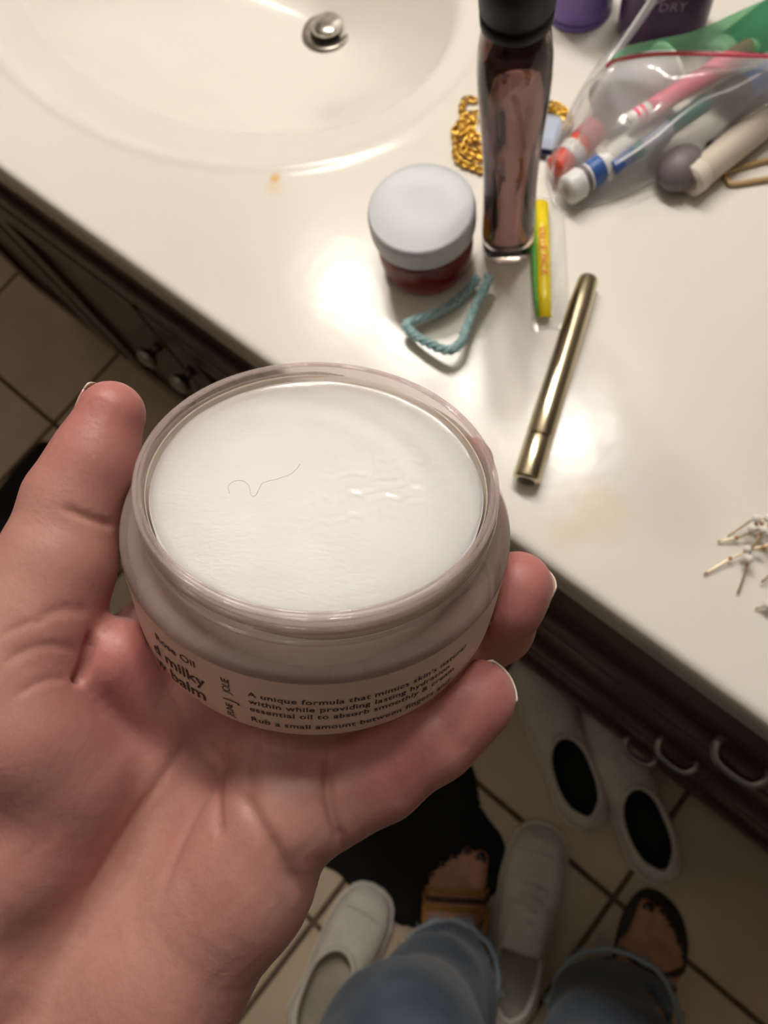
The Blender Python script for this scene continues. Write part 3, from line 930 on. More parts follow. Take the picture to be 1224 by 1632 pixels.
def outline_plate(L, wheel, wball, wtoe, z0, z1, grow=0.0, y0=0.0, y1=1.0):
    pts = []
    tt = np.concatenate([np.linspace(0, 1, 40) ** 1.0])
    ws = np.interp(tt, [0, .04, .12, .3, .5, .68, .82, .93, .98, 1], [.35 * wheel, .72 * wheel, wheel, wheel * .97, (wheel + wball) / 2, wball, wball * .95, wtoe * .85, wtoe * .55, .2 * wtoe]) + grow
    P1 = [(w, -grow + t * (L + 2 * grow)) for t, w in zip(tt, ws) if y0 <= t <= y1]
    P2 = [(-x, y) for x, y in P1[::-1]]
    pts = P1 + P2
    bm = bmesh.new()
    A_ = [bm.verts.new((x, y, z0)) for x, y in pts]; B_ = [bm.verts.new((x, y, z1)) for x, y in pts]
    for i in range(len(pts)):
        bm.faces.new((A_[i], A_[(i + 1) % len(pts)], B_[(i + 1) % len(pts)], B_[i]))
    bm.faces.new(A_[::-1]); bm.faces.new(B_)
    return bm
def place_shoe(name, label, toe, heel, mats, dims, group=None, laces=True, op=(.07, .52), length=None, cap=True):
    upper, solem, inm, lacem = mats
    yd = Vector((toe.x - heel.x, toe.y - heel.y, 0)); L = length or yd.length; yd.normalize()
    xd = Vector((yd.y, -yd.x, 0))
    M_ = Matrix((xd, yd, Vector((0, 0, 1)))).transposed().to_4x4()
    M_.translation = (Vector((heel.x, heel.y, 0)) if length else Vector((toe.x, toe.y, 0)) - yd * L)
    t = thing(name, label, 'shoe', group=group, matrix=M_)
    wheel, wball, wtoe, hh_, hv, ht = dims
    Fv, lo_, h_ = shoe_sdf(L, wheel, wball, wtoe, hh_, hv, ht, *op)
    obj('upper', subdivide(sdf_mesh('upper', Fv, lo_, h_), 1), upper, t)
    obj('sole', outline_plate(L, wheel, wball, wtoe, .0005, .0185, .0025), solem, t, False)
    obj('insole', outline_plate(L, wheel - .007, wball - .007, wtoe - .007, .0175, .0205, -.001, .05, .9), inm, t, False)
    # collar roll around the opening
    oc, ol = (op[0] + op[1]) / 2 * L, (op[1] - op[0]) / 2 * L
    pts = []
    for i in range(40):
        a = 2 * PI * i / 40
        y = oc + ol * math.sin(a)
        tt_ = y / L
        w = float(np.interp(tt_, [0, .04, .12, .3, .5, .68], [.35 * wheel, .72 * wheel, wheel, wheel * .97, (wheel + wball) / 2, wball])) - .006
        x = w * math.cos(a)
        wt = w + .006
        tp_ = float(np.interp(tt_, [0, .03, .3, .5, .62, .8], [hh_ * .85, hh_, hh_ * .93, hv, hv * .88, ht]))
        z = .016 + (tp_ - .016) * max(0, 1 - (abs(x) / wt) ** 2.6) ** (1 / 2.6)
        z = max(z, .03)
        pts.append((x, y, z))
    obj('collar', tube(pts, .0042, 8, True), upper, t)
    if laces:
        v_, f_ = [], []
        for i in range(9):
            y = L * (op[1] - .10 + .22 * i / 8)
            hz = hv * (1.02 - .10 * i / 8) + .012 * (1 - i / 8)
            for k_ in range(7):
                x = (k_ / 3 - 1) * wball * .62
                v_.append((x, y, hz - .008 * (k_ / 3 - 1) ** 2 + .003))
        f_ = [(i * 7 + k_, i * 7 + k_ + 1, (i + 1) * 7 + k_ + 1, (i + 1) * 7 + k_) for i in range(8) for k_ in range(6)]
        bm = bmesh.new(); bm.from_mesh(pydata('tongue', v_, f_))
        g_ = bmesh.ops.extrude_face_region(bm, geom=list(bm.faces))
        for e_ in g_['geom']:
            if isinstance(e_, bmesh.types.BMVert): e_.co.z -= .004
        obj('tongue', bm, upper, t)
        for i in range(4):
            y = L * (op[1] + .035 + .055 * i)
            w = wball * (.50 + .03 * i)
            hz = float(np.interp(y / L, [.5, .62, .8], [hv, hv * .88, ht]))
            p = [(-w, y - .006, hz * .86), (-w * .5, y, hz * .985 + .002), (0, y + .002, hz + .010), (w * .5, y, hz * .985 + .002), (w, y - .006, hz * .86)]
            obj('lace', tube(catmull(p, 5), .0026, 8, flat=.6), lacem, t)
    if cap:
        # toe cap seam
        y = L * .86
        w = float(np.interp(.86, [.82, .93], [wball * .95, wtoe * .85])); hz = float(np.interp(.86, [.8, .93], [ht, ht * .85]))
        p = []
        for i in range(17):
            a = PI * i / 16
            cx_, sz = math.cos(a), math.sin(a)
            qn = (abs(cx_) ** 2.6 + abs(sz) ** 2.6) ** (-1 / 2.6)
            p.append((w * qn * cx_ * 1.005, y + .012 * (1 - abs(cx_) ** 2) - .012, .016 + (hz - .015) * qn * sz))
        obj('toe_cap_seam', tube(p, .0022, 6), solem, t)
    return t
canvas = mat('off white canvas', (0.62, 0.58, 0.52), .8, col2=(0.70, 0.66, 0.60), nscale=30, bump=.4, bscale=500)
rubber = mat('white rubber', (0.66, 0.63, 0.58), .5)
insole_w = mat('pale worn insole', (0.50, 0.45, 0.37), .9, col2=(0.38, 0.34, 0.28), nscale=20)
insole_b = mat('black insole', (0.008, 0.008, 0.008), .9)
lace_m = mat('white lace', (0.66, 0.63, 0.58), .8)
place_shoe('sneaker', 'white canvas slip-on sneaker beside the grout lines and black cloth, opening empty', W(600, 1418, .03), W(478, 1660, .03), (canvas, rubber, insole_w, lace_m), (.036, .043, .038, .062, .062, .046), 'pair of white sneakers', laces=False, op=(.07, .62))
place_shoe('sneaker', 'worn white lace-up sneaker between the two jeans legs', W(868, 1315, .03), W(803, 1640, .03), (canvas, rubber, insole_w, lace_m), (.036, .044, .039, .060, .066, .05), 'pair of white sneakers', op=(.07, .50))
place_shoe('slip_on_shoe', 'white-rimmed shoe with black insole beside the lace-up sneaker, by the cabinet', W(872, 1120, .03), W(944, 1318, .03), (canvas, rubber, insole_b, lace_m), (.037, .041, .038, .050, .060, .045), 'black-lined shoes by the cabinet', laces=False, op=(.05, .50), length=.255, cap=False)
place_shoe('slip_on_shoe', 'white-rimmed shoe with black insole in front of the sandalled foot', W(985, 1205, .03), W(1062, 1404, .03), (canvas, rubber, insole_b, lace_m), (.037, .041, .038, .050, .060, .045), 'black-lined shoes by the cabinet', laces=False, op=(.05, .50), length=.255, cap=False)

black = mat('black cotton cloth', (0.006, 0.006, 0.007), .95, bump=.4, bscale=200)
def cloth_pile(name, label, outline, height, seed):
    poly = [(W(px, py, .01).x, W(px, py, .01).y) for px, py in outline]
    poly = [tuple(p) for p in catmull([np.array(p) for p in poly], 3, True)]
    P = np.array(poly)
    lo_, hi_ = P.min(0), P.max(0)
    h_ = .008
    gx = np.arange(lo_[0] - h_, hi_[0] + h_, h_); gy = np.arange(lo_[1] - h_, hi_[1] + h_, h_)
    A_, B_ = np.meshgrid(gx, gy, indexing='ij')
    ins = np.zeros(A_.shape, bool); dist = np.full(A_.shape, 9.0)
    n = len(P)
    for i in range(n):
        x1, y1 = P[i]; x2, y2 = P[(i + 1) % n]
        c = ((y1 > B_) != (y2 > B_)) & (A_ < (x2 - x1) * (B_ - y1) / (y2 - y1 + 1e-12) + x1)
        ins ^= c
        d = np.array([x2 - x1, y2 - y1]); t = np.clip(((A_ - x1) * d[0] + (B_ - y1) * d[1]) / (d @ d + 1e-12), 0, 1)
        dist = np.minimum(dist, np.hypot(A_ - x1 - t * d[0], B_ - y1 - t * d[1]))
    sd = np.where(ins, dist, -dist)
    r_ = np.random.RandomState(seed)
    z = np.zeros(A_.shape)
    for k in range(14):
        a = r_.rand() * 6.28; fq = r_.uniform(18, 75); p_ = r_.rand() * 6.28
        z += np.sin((A_ * np.cos(a) + B_ * np.sin(a)) * fq + p_ + 1.5 * np.sin(A_ * 20 + B_ * 14 + k)) / (fq * .05 + 1)
    z = height * (.55 + .16 * z) * np.clip(sd / .03, 0, 1) ** .6
    z = np.maximum(z, .002)
    idm = -np.ones(A_.shape, int); v = []
    gxs, gys = np.gradient(sd, h_)
    gl_ = np.hypot(gxs, gys) + 1e-6
    mv = np.where(sd < 0, -sd, 0)
    A_ = A_ + gxs / gl_ * mv; B_ = B_ + gys / gl_ * mv
    for i, j in zip(*np.nonzero(sd > -h_ * 1.0)):
        idm[i, j] = len(v); v.append((A_[i, j], B_[i, j], z[i, j] + .001))
    f = [(idm[i, j], idm[i + 1, j], idm[i + 1, j + 1], idm[i, j + 1]) for i in range(A_.shape[0] - 1) for j in range(A_.shape[1] - 1)
         if min(idm[i, j], idm[i + 1, j], idm[i + 1, j + 1], idm[i, j + 1]) >= 0]
    bm = bmesh.new(); bm.from_mesh(pydata('c', v, f))
    g = bmesh.ops.extrude_face_region(bm, geom=list(bm.faces))
    for e in g['geom']:
        if isinstance(e, bmesh.types.BMVert): pass
    for v_ in bm.verts: pass
    ext = [e for e in g['geom'] if isinstance(e, bmesh.types.BMVert)]
    for v_ in ext: v_.co.z += .0015
    return tag(obj(name, bm, black), label, 'clothing')
cloth_pile('black_garment', 'crumpled black garment on the tiles under the sandalled foot', [(380, 1180), (500, 1080), (660, 1130), (745, 1205), (768, 1290), (800, 1335), (806, 1410), (700, 1475), (628, 1472), (612, 1432), (560, 1418), (535, 1390), (430, 1330)], .03, 3)
cloth_pile('black_garment', 'crumpled black garment on the tiles behind the thumb', [(-80, 850), (-20, 795), (18, 748), (42, 722), (66, 700), (86, 714), (105, 752), (190, 860), (140, 980), (0, 1010), (-100, 960)], .035, 8)

# ================================================================== THINGS ON THE COUNTER
# ---- mist bottle
bl = thing('mist_bottle', 'tall clear pink body mist bottle with black cap standing by the white-lidded jar', 'bottle', (-.171, .2465, CT))
bl.rotation_euler = (0, 0, math.atan2(.63, .77))
pink = mat('pink tinted glass', (0.93, 0.84, 0.83), 0.02, trans=1.0, ior=1.47)
bp = [(0, .0005), (.0125, .0005), (.0145, .0015), (.0158, .005), (.0164, .012), (.0162, .026), (.0153, .042), (.0149, .062), (.0153, .084), (.0163, .102), (.0174, .120), (.0177, .134), (.0172, .145), (.0158, .154), (.0136, .160), (.0122, .163), (.0122, .170), (0, .170)]
obj('bottle_body', lathe(bp, 64, 1.0, .92, 2.6), pink, bl)
liq = mat('pink brown mist liquid', (0.17, 0.095, 0.09), 0.0, trans=1.0, ior=1.36)
lp = [(0, .012), (.0075, .012), (.0088, .014), (.0092, .020), (.0088, .04), (.0085, .065), (.0086, .088), (.0095, .098), (.0125, .110), (.0146, .122), (.0150, .134), (.0143, .145), (.0122, .153), (0, .155)]
obj('liquid', lathe(lp, 48, 1.0, .92, 3.2), liq, bl)
obj('cap', lathe([(0, .161), (.0150, .161), (.0160, .162), (.0162, .167), (.0157, .1675), (.0157, .1695), (.0164, .170), (.0167, .184), (.0164, .214), (.0152, .221), (0, .2225)], 64), mat('black cap plastic', (0.004, 0.004, 0.005), .5, spec=.25, bump=.05, bscale=100), bl)
# ---- red jar with white lid
rj = thing('cream_jar', 'small red translucent jar with white screw lid beside the pink bottle', 'jar', (-.2085, .2115, CT))
redm = mat('red translucent plastic', (0.62, 0.012, 0.015), 0.08, trans=.85, ior=1.46)
obj('jar_body', lathe([(0, .0005), (.024, .0005), (.0275, .002), (.0292, .006), (.0298, .012), (.0298, .034), (.027, .036), (.027, .04), (0, .04)], 72), redm, rj)
obj('jar_contents', lathe([(0, .006), (.024, .006), (.0262, .009), (.0268, .014), (.0268, .030), (0, .030)], 48), mat('red gel', (0.30, 0.006, 0.010), .35), rj)
obj('lid', lathe([(.0300, .0335), (.0316, .034), (.0320, .036), (.0320, .047), (.0314, .0495), (.0300, .0508), (.0292, .0505), (.0285, .0502), (.012, .0504), (0, .0505)], 96), mat('white lid plastic', (0.52, 0.535, 0.575), .38, bump=.03, bscale=400), rj)

# ---- gold pen
pen_m = mat('pale gold metal', (0.60, 0.53, 0.38), 0.22, 1.0)
A = W(838, 768, CT + .0065); B = W(937, 448, CT + .0055)
pen = thing('makeup_pen', 'slim pale gold metal makeup pen lying on the counter', 'pen', matrix=frame_matrix((A.x, A.y, CT), (B.x - A.x, B.y - A.y, 0)))
PL = (Vector((B.x, B.y)) - Vector((A.x, A.y))).length
def lying(prof, name, m, r0, cap_label=None):
    o = obj(name, lathe(prof, 40), m, pen, True, cap_label)
    o.rotation_euler = (0, PI / 2, 0); o.location = (0, 0, r0)
    return o
lying([(0, .0002), (.0058, .0), (.0077, .0008), (.0080, .002), (.0080, .0262), (.0078, .0268), (.006, .027), (0, .027)], 'cap', pen_m, .0082)
lying([(0, .0266), (.0068, .0266), (.0068, .0282), (0, .0282)], 'seam_ring', mat('dark seam', (0.06, 0.045, 0.03), .4, .6), .0082)
lying([(0, .028), (.0076, .028), (.0079, .0288), (.0079, .045), (.0070, PL * .86), (.0062, PL - .002), (.0056, PL), (0, PL)], 'barrel', pen_m, .0082)
lying([(0, -.0003), (.0052, -.0003), (.0052, .0004), (0, .0004)], 'end_disc', mat('dark seam', (0.06, 0.045, 0.03), .4, .6), .0082)

# ---- blue cord bracelet
cord = mat('light blue cord', (0.20, 0.38, 0.42), .6, col2=(0.48, 0.66, 0.68), nscale=500, bump=.5, bscale=600)
bk = [(762, 442, .010), (730, 478, .004), (695, 498, .008), (655, 512, .010), (648, 520, .010), (660, 534, .009), (685, 548, .011), (715, 558, .013), (735, 545, .013), (744, 520, .012), (757, 490, .011), (770, 462, .012), (780, 440, .012)]
pts = [np.array(W(x, y, CT + z)) for x, y, z in bk]
pts = catmull(pts, 10)
bm = bmesh.new()
for ph_ in (0, 2 * PI / 3, 4 * PI / 3):
    q = []
    for i, p in enumerate(pts):
        d = np.array(pts[min(i + 1, len(pts) - 1)]) - np.array(pts[max(i - 1, 0)]); d /= np.linalg.norm(d) + 1e-12
        s_ = np.cross(d, [0, 0, 1]); s_ /= np.linalg.norm(s_) + 1e-9; t_ = np.cross(s_, d)
        a = i * .55 + ph_
        q.append(p + .0017 * (math.cos(a) * s_ + math.sin(a) * t_))
    add_tube(bm, q, .0016, 6)
br = thing('cord_bracelet', 'light blue braided cord bracelet in front of the red jar', 'bracelet', W(700, 520, CT))
br_inv = Matrix.Translation(br.location).inverted()
o = obj('braid', bm, cord, br); o.matrix_parent_inverse = br_inv
pl_ = [np.array(W(x, y, CT + .0012)) for x, y in ((655, 540), (662, 560), (678, 576), (700, 583), (725, 577), (748, 560), (764, 532), (772, 500))]
# ---- hanging plastic value pack wrapper
vp = thing('value_pack_wrapper', 'clear plastic wrapper with yellow and green strip beside the pink bottle', 'packet', W(880, 420, CT))
vp_inv = Matrix.Translation(vp.location).inverted()
def strip(px0, px1, z, name, m, parent, bulge=.0015, thick=.0004):
    """strip between two pixel polylines on the counter"""
    n = len(px0); v = []
    for i in range(n):
        a, b = W(*px0[i], CT + z), W(*px1[i], CT + z)
        for k in range(5):
            p = a.lerp(b, k / 4); p.z += bulge * math.sin(PI * k / 4) + .0006 * math.sin(i * 1.7); v.append(p)
    f = [(i * 5 + k, i * 5 + k + 1, (i + 1) * 5 + k + 1, (i + 1) * 5 + k) for i in range(n - 1) for k in range(4)]
    bm = bmesh.new(); bm.from_mesh(pydata('s', v, f))
    g = bmesh.ops.extrude_face_region(bm, geom=list(bm.faces))
    for e in g['geom']:
        if isinstance(e, bmesh.types.BMVert): e.co.z -= thick
    o = obj(name, bm, m, parent); 
    return o
yel = [(854, 318), (855, 360), (856, 410), (857, 460), (859, 506)]
yer = [(874, 322), (875, 360), (877, 410), (878, 460), (879, 507)]
grl = [(846, 330), (846, 370), (847, 410), (850, 460), (855, 505)]
o = strip(yel, yer, .0060, 'yellow_strip', mat('yellow print', (0.86, 0.66, 0.02), .3), vp); o.matrix_parent_inverse = vp_inv
ys_o = o
o = strip(grl, yel, .0060, 'green_strip', mat('green print', (0.10, 0.42, 0.06), .3), vp, .0006); o.matrix_parent_inverse = vp_inv
tm = text_mesh('VALUE PACK', .0066, 1.0)
p0, p1 = W(863, 360, CT + .0082), W(868, 438, CT + .0082)
dX = (p1 - p0); LX = dX.length; dX.normalize(); dY = Vector((0, 0, 1)).cross(dX)
wx = max(v_.co.x for v_ in tm.vertices)
for v_ in tm.vertices:
    v_.co = p0 + dX * (v_.co.x / wx * LX) + dY * (v_.co.y - .002)
o = obj('print', tm, mat('red print', (0.75, 0.12, 0.01), .4), ys_o, False)
wrap = film_mat('wrapper film', haze=.30, hazecol=(.95, .95, .95), rough=.16, refl=1.2)
v = []
NX, NY = 14, 22
for j in range(NY + 1):
    t = j / NY
    a = Vector(((1 - t) * 848 + t * 852, 300 + t * 220)); b = Vector(((1 - t) * 905 + t * 915, 300 + t * 212))
    for i in range(NX + 1):
        s_ = i / NX
        p = W(a.x + (b.x - a.x) * s_ - 4, a.y + (b.y - a.y) * s_, CT + .008)
        p.z = CT + .0012 + .0022 * math.sin(PI * s_) ** .6 * (math.sin(PI * t) ** .5 if 0 < t < 1 else 0) + .0014 * math.sin(s_ * 9 + t * 7) * math.sin(t * 11 + 2 * s_) * math.sin(PI * s_)
        v.append(p)
f = [(j * (NX + 1) + i, j * (NX + 1) + i + 1, (j + 1) * (NX + 1) + i + 1, (j + 1) * (NX + 1) + i) for j in range(NY) for i in range(NX)]
o = obj('film', subdivide(pydata('film', v, f), 1), wrap, vp); o.matrix_parent_inverse = vp_inv

# ---- gold necklace behind the bottle
gold = mat('yellow gold', (0.80, 0.50, 0.10), .22, 1.0)
nk = thing('gold_necklace', 'heap of gold chain necklace with a blue gem pendant behind the bottle', 'necklace', W(810, 225, CT))
nk_inv = Matrix.Translation(nk.location).inverted()
def chain(pxs_, zoff=.003, r=.0022):
    pts = catmull([np.array(W(x, y, CT + z)) for x, y, z in pxs_], 12)
    L_ = [0]
    for a, b in zip(pts[:-1], pts[1:]): L_.append(L_[-1] + np.linalg.norm(b - a))
    n = int(L_[-1] / .0030)
    bm = bmesh.new()
    for i in range(n):
        s_ = i * .0030
        p = np.array([np.interp(s_, L_, [q[k] for q in pts]) for k in range(3)]); p2 = np.array([np.interp(s_ + .002, L_, [q[k] for q in pts]) for k in range(3)])
        d = Vector(p2 - p); d = d.normalized() if d.length > 1e-9 else Vector((1, 0, 0))
        sdir = d.cross(Vector((0, 0, 1))).normalized(); u_ = sdir.cross(d)
        w = sdir if i % 2 else u_
        c = [Vector(p) + .0030 * math.cos(a) * d + .0020 * math.sin(a) * w for a in (2 * PI * k / 8 for k in range(8))]
        add_tube(bm, c, .00085, 5, True)
    o = obj('chain', bm, gold, nk); o.matrix_parent_inverse = nk_inv
chain([(760, 160, .002), (742, 158, .003), (736, 175, .004), (740, 190, .006), (728, 200, .005), (724, 215, .004), (735, 235, .005), (750, 240, .006), (775, 248, .005), (790, 255, .004)])
chain([(770, 180, .004), (748, 182, .007), (732, 196, .007), (745, 212, .008), (755, 225, .008), (772, 235, .007), (790, 240, .006)])
chain([(728, 225, .003), (726, 245, .003), (735, 258, .003), (755, 266, .003), (775, 272, .003), (800, 270, .003)])
chain([(735, 205, .006), (745, 220, .009), (738, 238, .007), (752, 250, .006), (770, 256, .006), (795, 248, .005)])
chain([(730, 215, .010), (745, 200, .010), (756, 190, .010), (752, 208, .010), (762, 220, .010), (748, 232, .010)])
chain([(868, 168, .003), (885, 166, .005), (900, 176, .005), (908, 190, .004), (900, 204, .004), (892, 210, .003)])
chain([(872, 178, .004), (888, 178, .008), (900, 188, .008), (896, 200, .007), (886, 204, .006)])
chain([(875, 172, .007), (893, 176, .009), (905, 195, .007), (890, 215, .004), (880, 230, .003)])
# pendant: bevelled rectangular stone in a dark bezel
gc = W(873, 212, CT + .006); g1 = W(882, 176, CT + .006)
gm = frame_matrix(gc, W(858, 245, CT + .006) - W(878, 180, CT + .006))
def gem_bm(L_, Wd, z0, z1, z2, top):
    bm = bmesh.new()
    def ringr(l, w, z, c=.25):
        k = min(l, w) * c
        return [bm.verts.new(p) for p in ((l - k, w, z), (-l + k, w, z), (-l, w - k, z), (-l, -w + k, z), (-l + k, -w, z), (l - k, -w, z), (l, -w + k, z), (l, w - k, z))]
    a, b, c = ringr(L_, Wd, z0), ringr(L_, Wd, z1), ringr(L_ * top, Wd * top, z2)
    for A_, B_ in ((a, b), (b, c)):
        for i in range(8): bm.faces.new((A_[i], A_[(i + 1) % 8], B_[(i + 1) % 8], B_[i]))
    bm.faces.new(a[::-1]); bm.faces.new(c)
    bmesh.ops.transform(bm, matrix=gm, verts=bm.verts)
    return bm
pd = obj('pendant_bezel', gem_bm(.0155, .0105, -.005, -.001, .0005, .93), mat('dark blue enamel', (0.012, 0.014, 0.04), .15), nk, False); pd.matrix_parent_inverse = nk_inv
st_ = obj('gem', gem_bm(.0135, .0088, -.001, .0015, .0042, .62), mat('blue gem', (0.46, 0.53, 0.68), .04, coat=1.0, spec=.9), pd, False)

# ---- pearl hair piece
hpz = thing('pearl_hairpiece', 'gold wire hair piece with small pearls near the counter edge', 'hair accessory', W(1205, 860, CT))
hp_inv = Matrix.Translation(hpz.location).inverted()
wire_m = mat('champagne gold wire', (0.62, 0.50, 0.34), .3, 1.0)
pearl_m = mat('pearl', (0.80, 0.77, 0.72), .12, coat=.6)
bead_m = mat('amber seed bead', (0.40, 0.22, 0.10), .2, coat=.5)
stems = [[(1270, 800, .012), (1225, 822, .010), (1200, 828, .008), (1185, 838, .006), (1160, 855, .003)],
         [(1265, 815, .010), (1222, 838, .010), (1198, 848, .007), (1175, 857, .004), (1144, 863, .002)],
         [(1270, 850, .010), (1225, 868, .009), (1200, 875, .007), (1165, 890, .004), (1122, 915, .002)],
         [(1215, 842, .010), (1207, 860, .009), (1200, 872, .008)],
         [(1200, 868, .008), (1193, 890, .006), (1187, 915, .004), (1176, 945, .002)],
         [(1275, 880, .008), (1240, 905, .006), (1214, 928, .003)],
         [(1285, 940, .008), (1245, 960, .006), (1222, 965, .004), (1204, 970, .002)],
         [(1290, 800, .012), (1260, 850, .012), (1275, 900, .010), (1290, 950, .008)]]
for s_ in stems:
    o = obj('wire', tube(catmull([np.array(W(x, y, CT + z)) for x, y, z in s_], 6), .0006, 6), wire_m, hpz); o.matrix_parent_inverse = hp_inv
pearl_me = None
for x, y, z in ((1206, 826, .011), (1199, 842, .010), (1217, 844, .011), (1224, 826, .012), (1191, 875, .009), (1194, 891, .008), (1228, 850, .012), (1224, 964, .006), (1240, 835, .012), (1238, 868, .010), (1250, 900, .008)):
    bm = bmesh.new(); add_ball(bm, W(x, y, CT + z), .0023, 16)
    o = obj('pearl', bm, pearl_m, hpz); o.matrix_parent_inverse = hp_inv
for x, y, z in ((1174, 857, .004), (1164, 890, .004), (1211, 852, .009), (1217, 873, .009), (1190, 900, .006), (1205, 836, .009), (1214, 834, .010)):
    bm = bmesh.new(); add_ball(bm, W(x, y, CT + z), .0013, 10)
    o = obj('bead', bm, bead_m, hpz); o.matrix_parent_inverse = hp_inv

# ---- purple bottles at the back
pb = thing('lotion_bottle', 'round lavender purple plastic bottle behind the pink bottle', 'bottle', W(922, 14, CT))
pb.location.z = CT
lav = mat('lavender plastic', (0.17, 0.10, 0.42), .35, col2=(0.20, 0.125, 0.47), nscale=8)
obj('bottle_body', lathe([(0, .0005), (.018, .0005), (.0212, .002), (.0222, .006), (.0225, .012), (.0225, .085), (.021, .095), (.012, .104), (.010, .106), (.010, .112), (0, .112)], 64), lav, pb)
obj('base_band', lathe([(.0228, .001), (.0228, .004), (.0226, .0045)], 64), lav, pb)
obj('cap', lathe([(0, .106), (.0125, .106), (.0125, .13), (.011, .132), (0, .132)], 40), mat('white cap plastic', (.75, .74, .76), .4), pb)
p2c = W(1052, 44, CT)
p2 = thing('shampoo_bottle', 'dark plum plastic bottle with pale lettering behind the zip bag', 'bottle', (p2c.x, p2c.y, CT))
p2.rotation_euler = (0, 0, math.atan2(.63, .77) - .1)
plum = mat('plum plastic', (0.085, 0.035, 0.11), .3, col2=(0.10, 0.045, 0.13), nscale=10)
obj('bottle_body', lathe([(0, .0005), (.024, .0005), (.0275, .002), (.0288, .007), (.029, .014), (.029, .12), (.026, .135), (.012, .145), (.011, .15), (.011, .158), (0, .158)], 64, 1.0, .72, 2.4), plum, p2)
obj('cap', lathe([(0, .152), (.016, .152), (.016, .178), (.015, .18), (0, .18)], 40), plum, p2)
tm = text_mesh('DRY', .0085, 1.1, 'CENTER')
pale = mat('pale print', (0.45, 0.36, 0.48), .5)
for v_ in tm.vertices:
    x = v_.co.x + .001; q_ = (1 - min(.99, abs(x / .029)) ** 2.4) ** (1 / 2.4)
    v_.co = Vector((x, -.029 * .72 * q_ - .0003, .030 + v_.co.y))
obj('print', tm, pale, p2, False)
ar = []
for i in range(30):
    a = PI * 1.05 + 1.0 * PI * i / 29
    x = -.012 + .011 * math.cos(a); z = .050 + .011 * math.sin(a) * 1.3
    q_ = (1 - min(.99, abs(x / .029)) ** 2.4) ** (1 / 2.4); ar.append((x, -.029 * .72 * q_ - .0002, z))
obj('printed_ring', tube(ar, .0006, 5), pale, p2)

# ---- zip bag and what is in it
bagf = film_mat('zip bag film', haze=.30, hazecol=(.92, .92, .93), rough=.14, refl=1.1)
zb = thing('zip_bag', 'clear plastic zip bag with green and red seal lying full of toiletries', 'bag', W(1090, 220, CT))
zb_inv = Matrix.Translation(zb.location).inverted()
def bag_sheet(edge0, edge1, hgt, seed, nx=26, ny=18):
    """film stretched between two pixel polylines (x, y, z) with a bulge and wrinkles"""
    e0 = catmull([np.array(W(x, y, CT + z)) for x, y, z in edge0], 8); e1 = catmull([np.array(W(x, y, CT + z)) for x, y, z in edge1], 8)
    r_ = np.random.RandomState(seed); phs = r_.rand(10, 3) * 6.28
    def at(e, s): 
        i = s * (len(e) - 1); k = min(int(i), len(e) - 2); return e[k] + (e[k + 1] - e[k]) * (i - k)
    v = []
    for j in range(ny + 1):
        t = j / ny
        for i in range(nx + 1):
            s = i / nx
            p = at(e0, s) * (1 - t) + at(e1, s) * t
            b = (math.sin(PI * t)) ** .7
            z = hgt * b * (math.sin(PI * min(1, s * 1.0 + .02)) ** .5 if s < .5 else 1)
            for k in range(5):
                z += .0032 * b * math.sin((s * math.cos(phs[k, 0]) * 14 + t * math.sin(phs[k, 0]) * 9) + phs[k, 1] + 1.2 * math.sin(5 * s + 4 * t + phs[k, 2]))
            v.append((p[0], p[1], max(p[2] + z, CT + .0006)))
    f = [(j * (nx + 1) + i, j * (nx + 1) + i + 1, (j + 1) * (nx + 1) + i + 1, (j + 1) * (nx + 1) + i) for j in range(ny) for i in range(nx)]
    return subdivide(pydata('film', v, f), 1)
zip_l = [(966, 108, .046), (985, 98, .048), (1040, 89, .050), (1110, 88, .052), (1224, 92, .054), (1330, 92, .056), (1420, 90, .056)]
low_l = [(876, 262, .004), (884, 322, .002), (960, 318, .002), (1010, 300, .002), (1110, 250, .002), (1224, 190, .002), (1400, 100, .002)]
low_l = [(884, 300, .003), (892, 330, .002), (945, 328, .002), (1010, 306, .002), (1110, 258, .002), (1224, 200, .002), (1400, 110, .002)]
o = obj('film', bag_sheet(low_l, zip_l, .014, 5), bagf, zb); o.matrix_parent_inverse = zb_inv
side0 = [(884, 300, .003), (872, 262, .004), (890, 215, .004), (925, 150, .004), (960, 90, .006), (1010, 30, .006), (1100, -60, .006)]
side1 = [(884, 300, .003), (884, 262, .020), (905, 215, .032), (935, 150, .042), (966, 108, .046), (1000, 70, .050), (1050, 0, .052)]
o = obj('film', bag_sheet(side1, side0, .006, 7, 24, 8), bagf, zb); o.matrix_parent_inverse = zb_inv
# lip above the zip, green stripe, red seal, tube edge
g_up = [(985, 92, .054), (1000, 74, .058), (1050, 62, .062), (1110, 48, .066), (1224, -2, .072), (1330, -30, .074), (1420, -50, .074)]
def ribbon(l0, l1, name, m, thick=.0005):
    a = catmull([np.array(W(x, y, CT + z)) for x, y, z in l0], 8); b = catmull([np.array(W(x, y, CT + z)) for x, y, z in l1], 8)
    v = []
    for p, q_ in zip(a, b):
        for k in range(4): v.append(p + (q_ - p) * k / 3 + np.array([0, 0, .001 * math.sin(PI * k / 3)]))
    f = [(i * 4 + k, i * 4 + k + 1, (i + 1) * 4 + k + 1, (i + 1) * 4 + k) for i in range(len(a) - 1) for k in range(3)]
    o = obj(name, pydata('r', v, f), m, zb); o.matrix_parent_inverse = zb_inv
    return o
green_f = film_mat('green zip film', tint=(.45, .85, .55), haze=.55, hazecol=(.18, .60, .30), rough=.2)
ribbon([(x, y - 8, z) for x, y, z in zip_l], g_up, 'green_zip_band', green_f)
red_z = film_mat('red zip film', tint=(.9, .4, .45), haze=.75, hazecol=(.72, .06, .12), rough=.2)
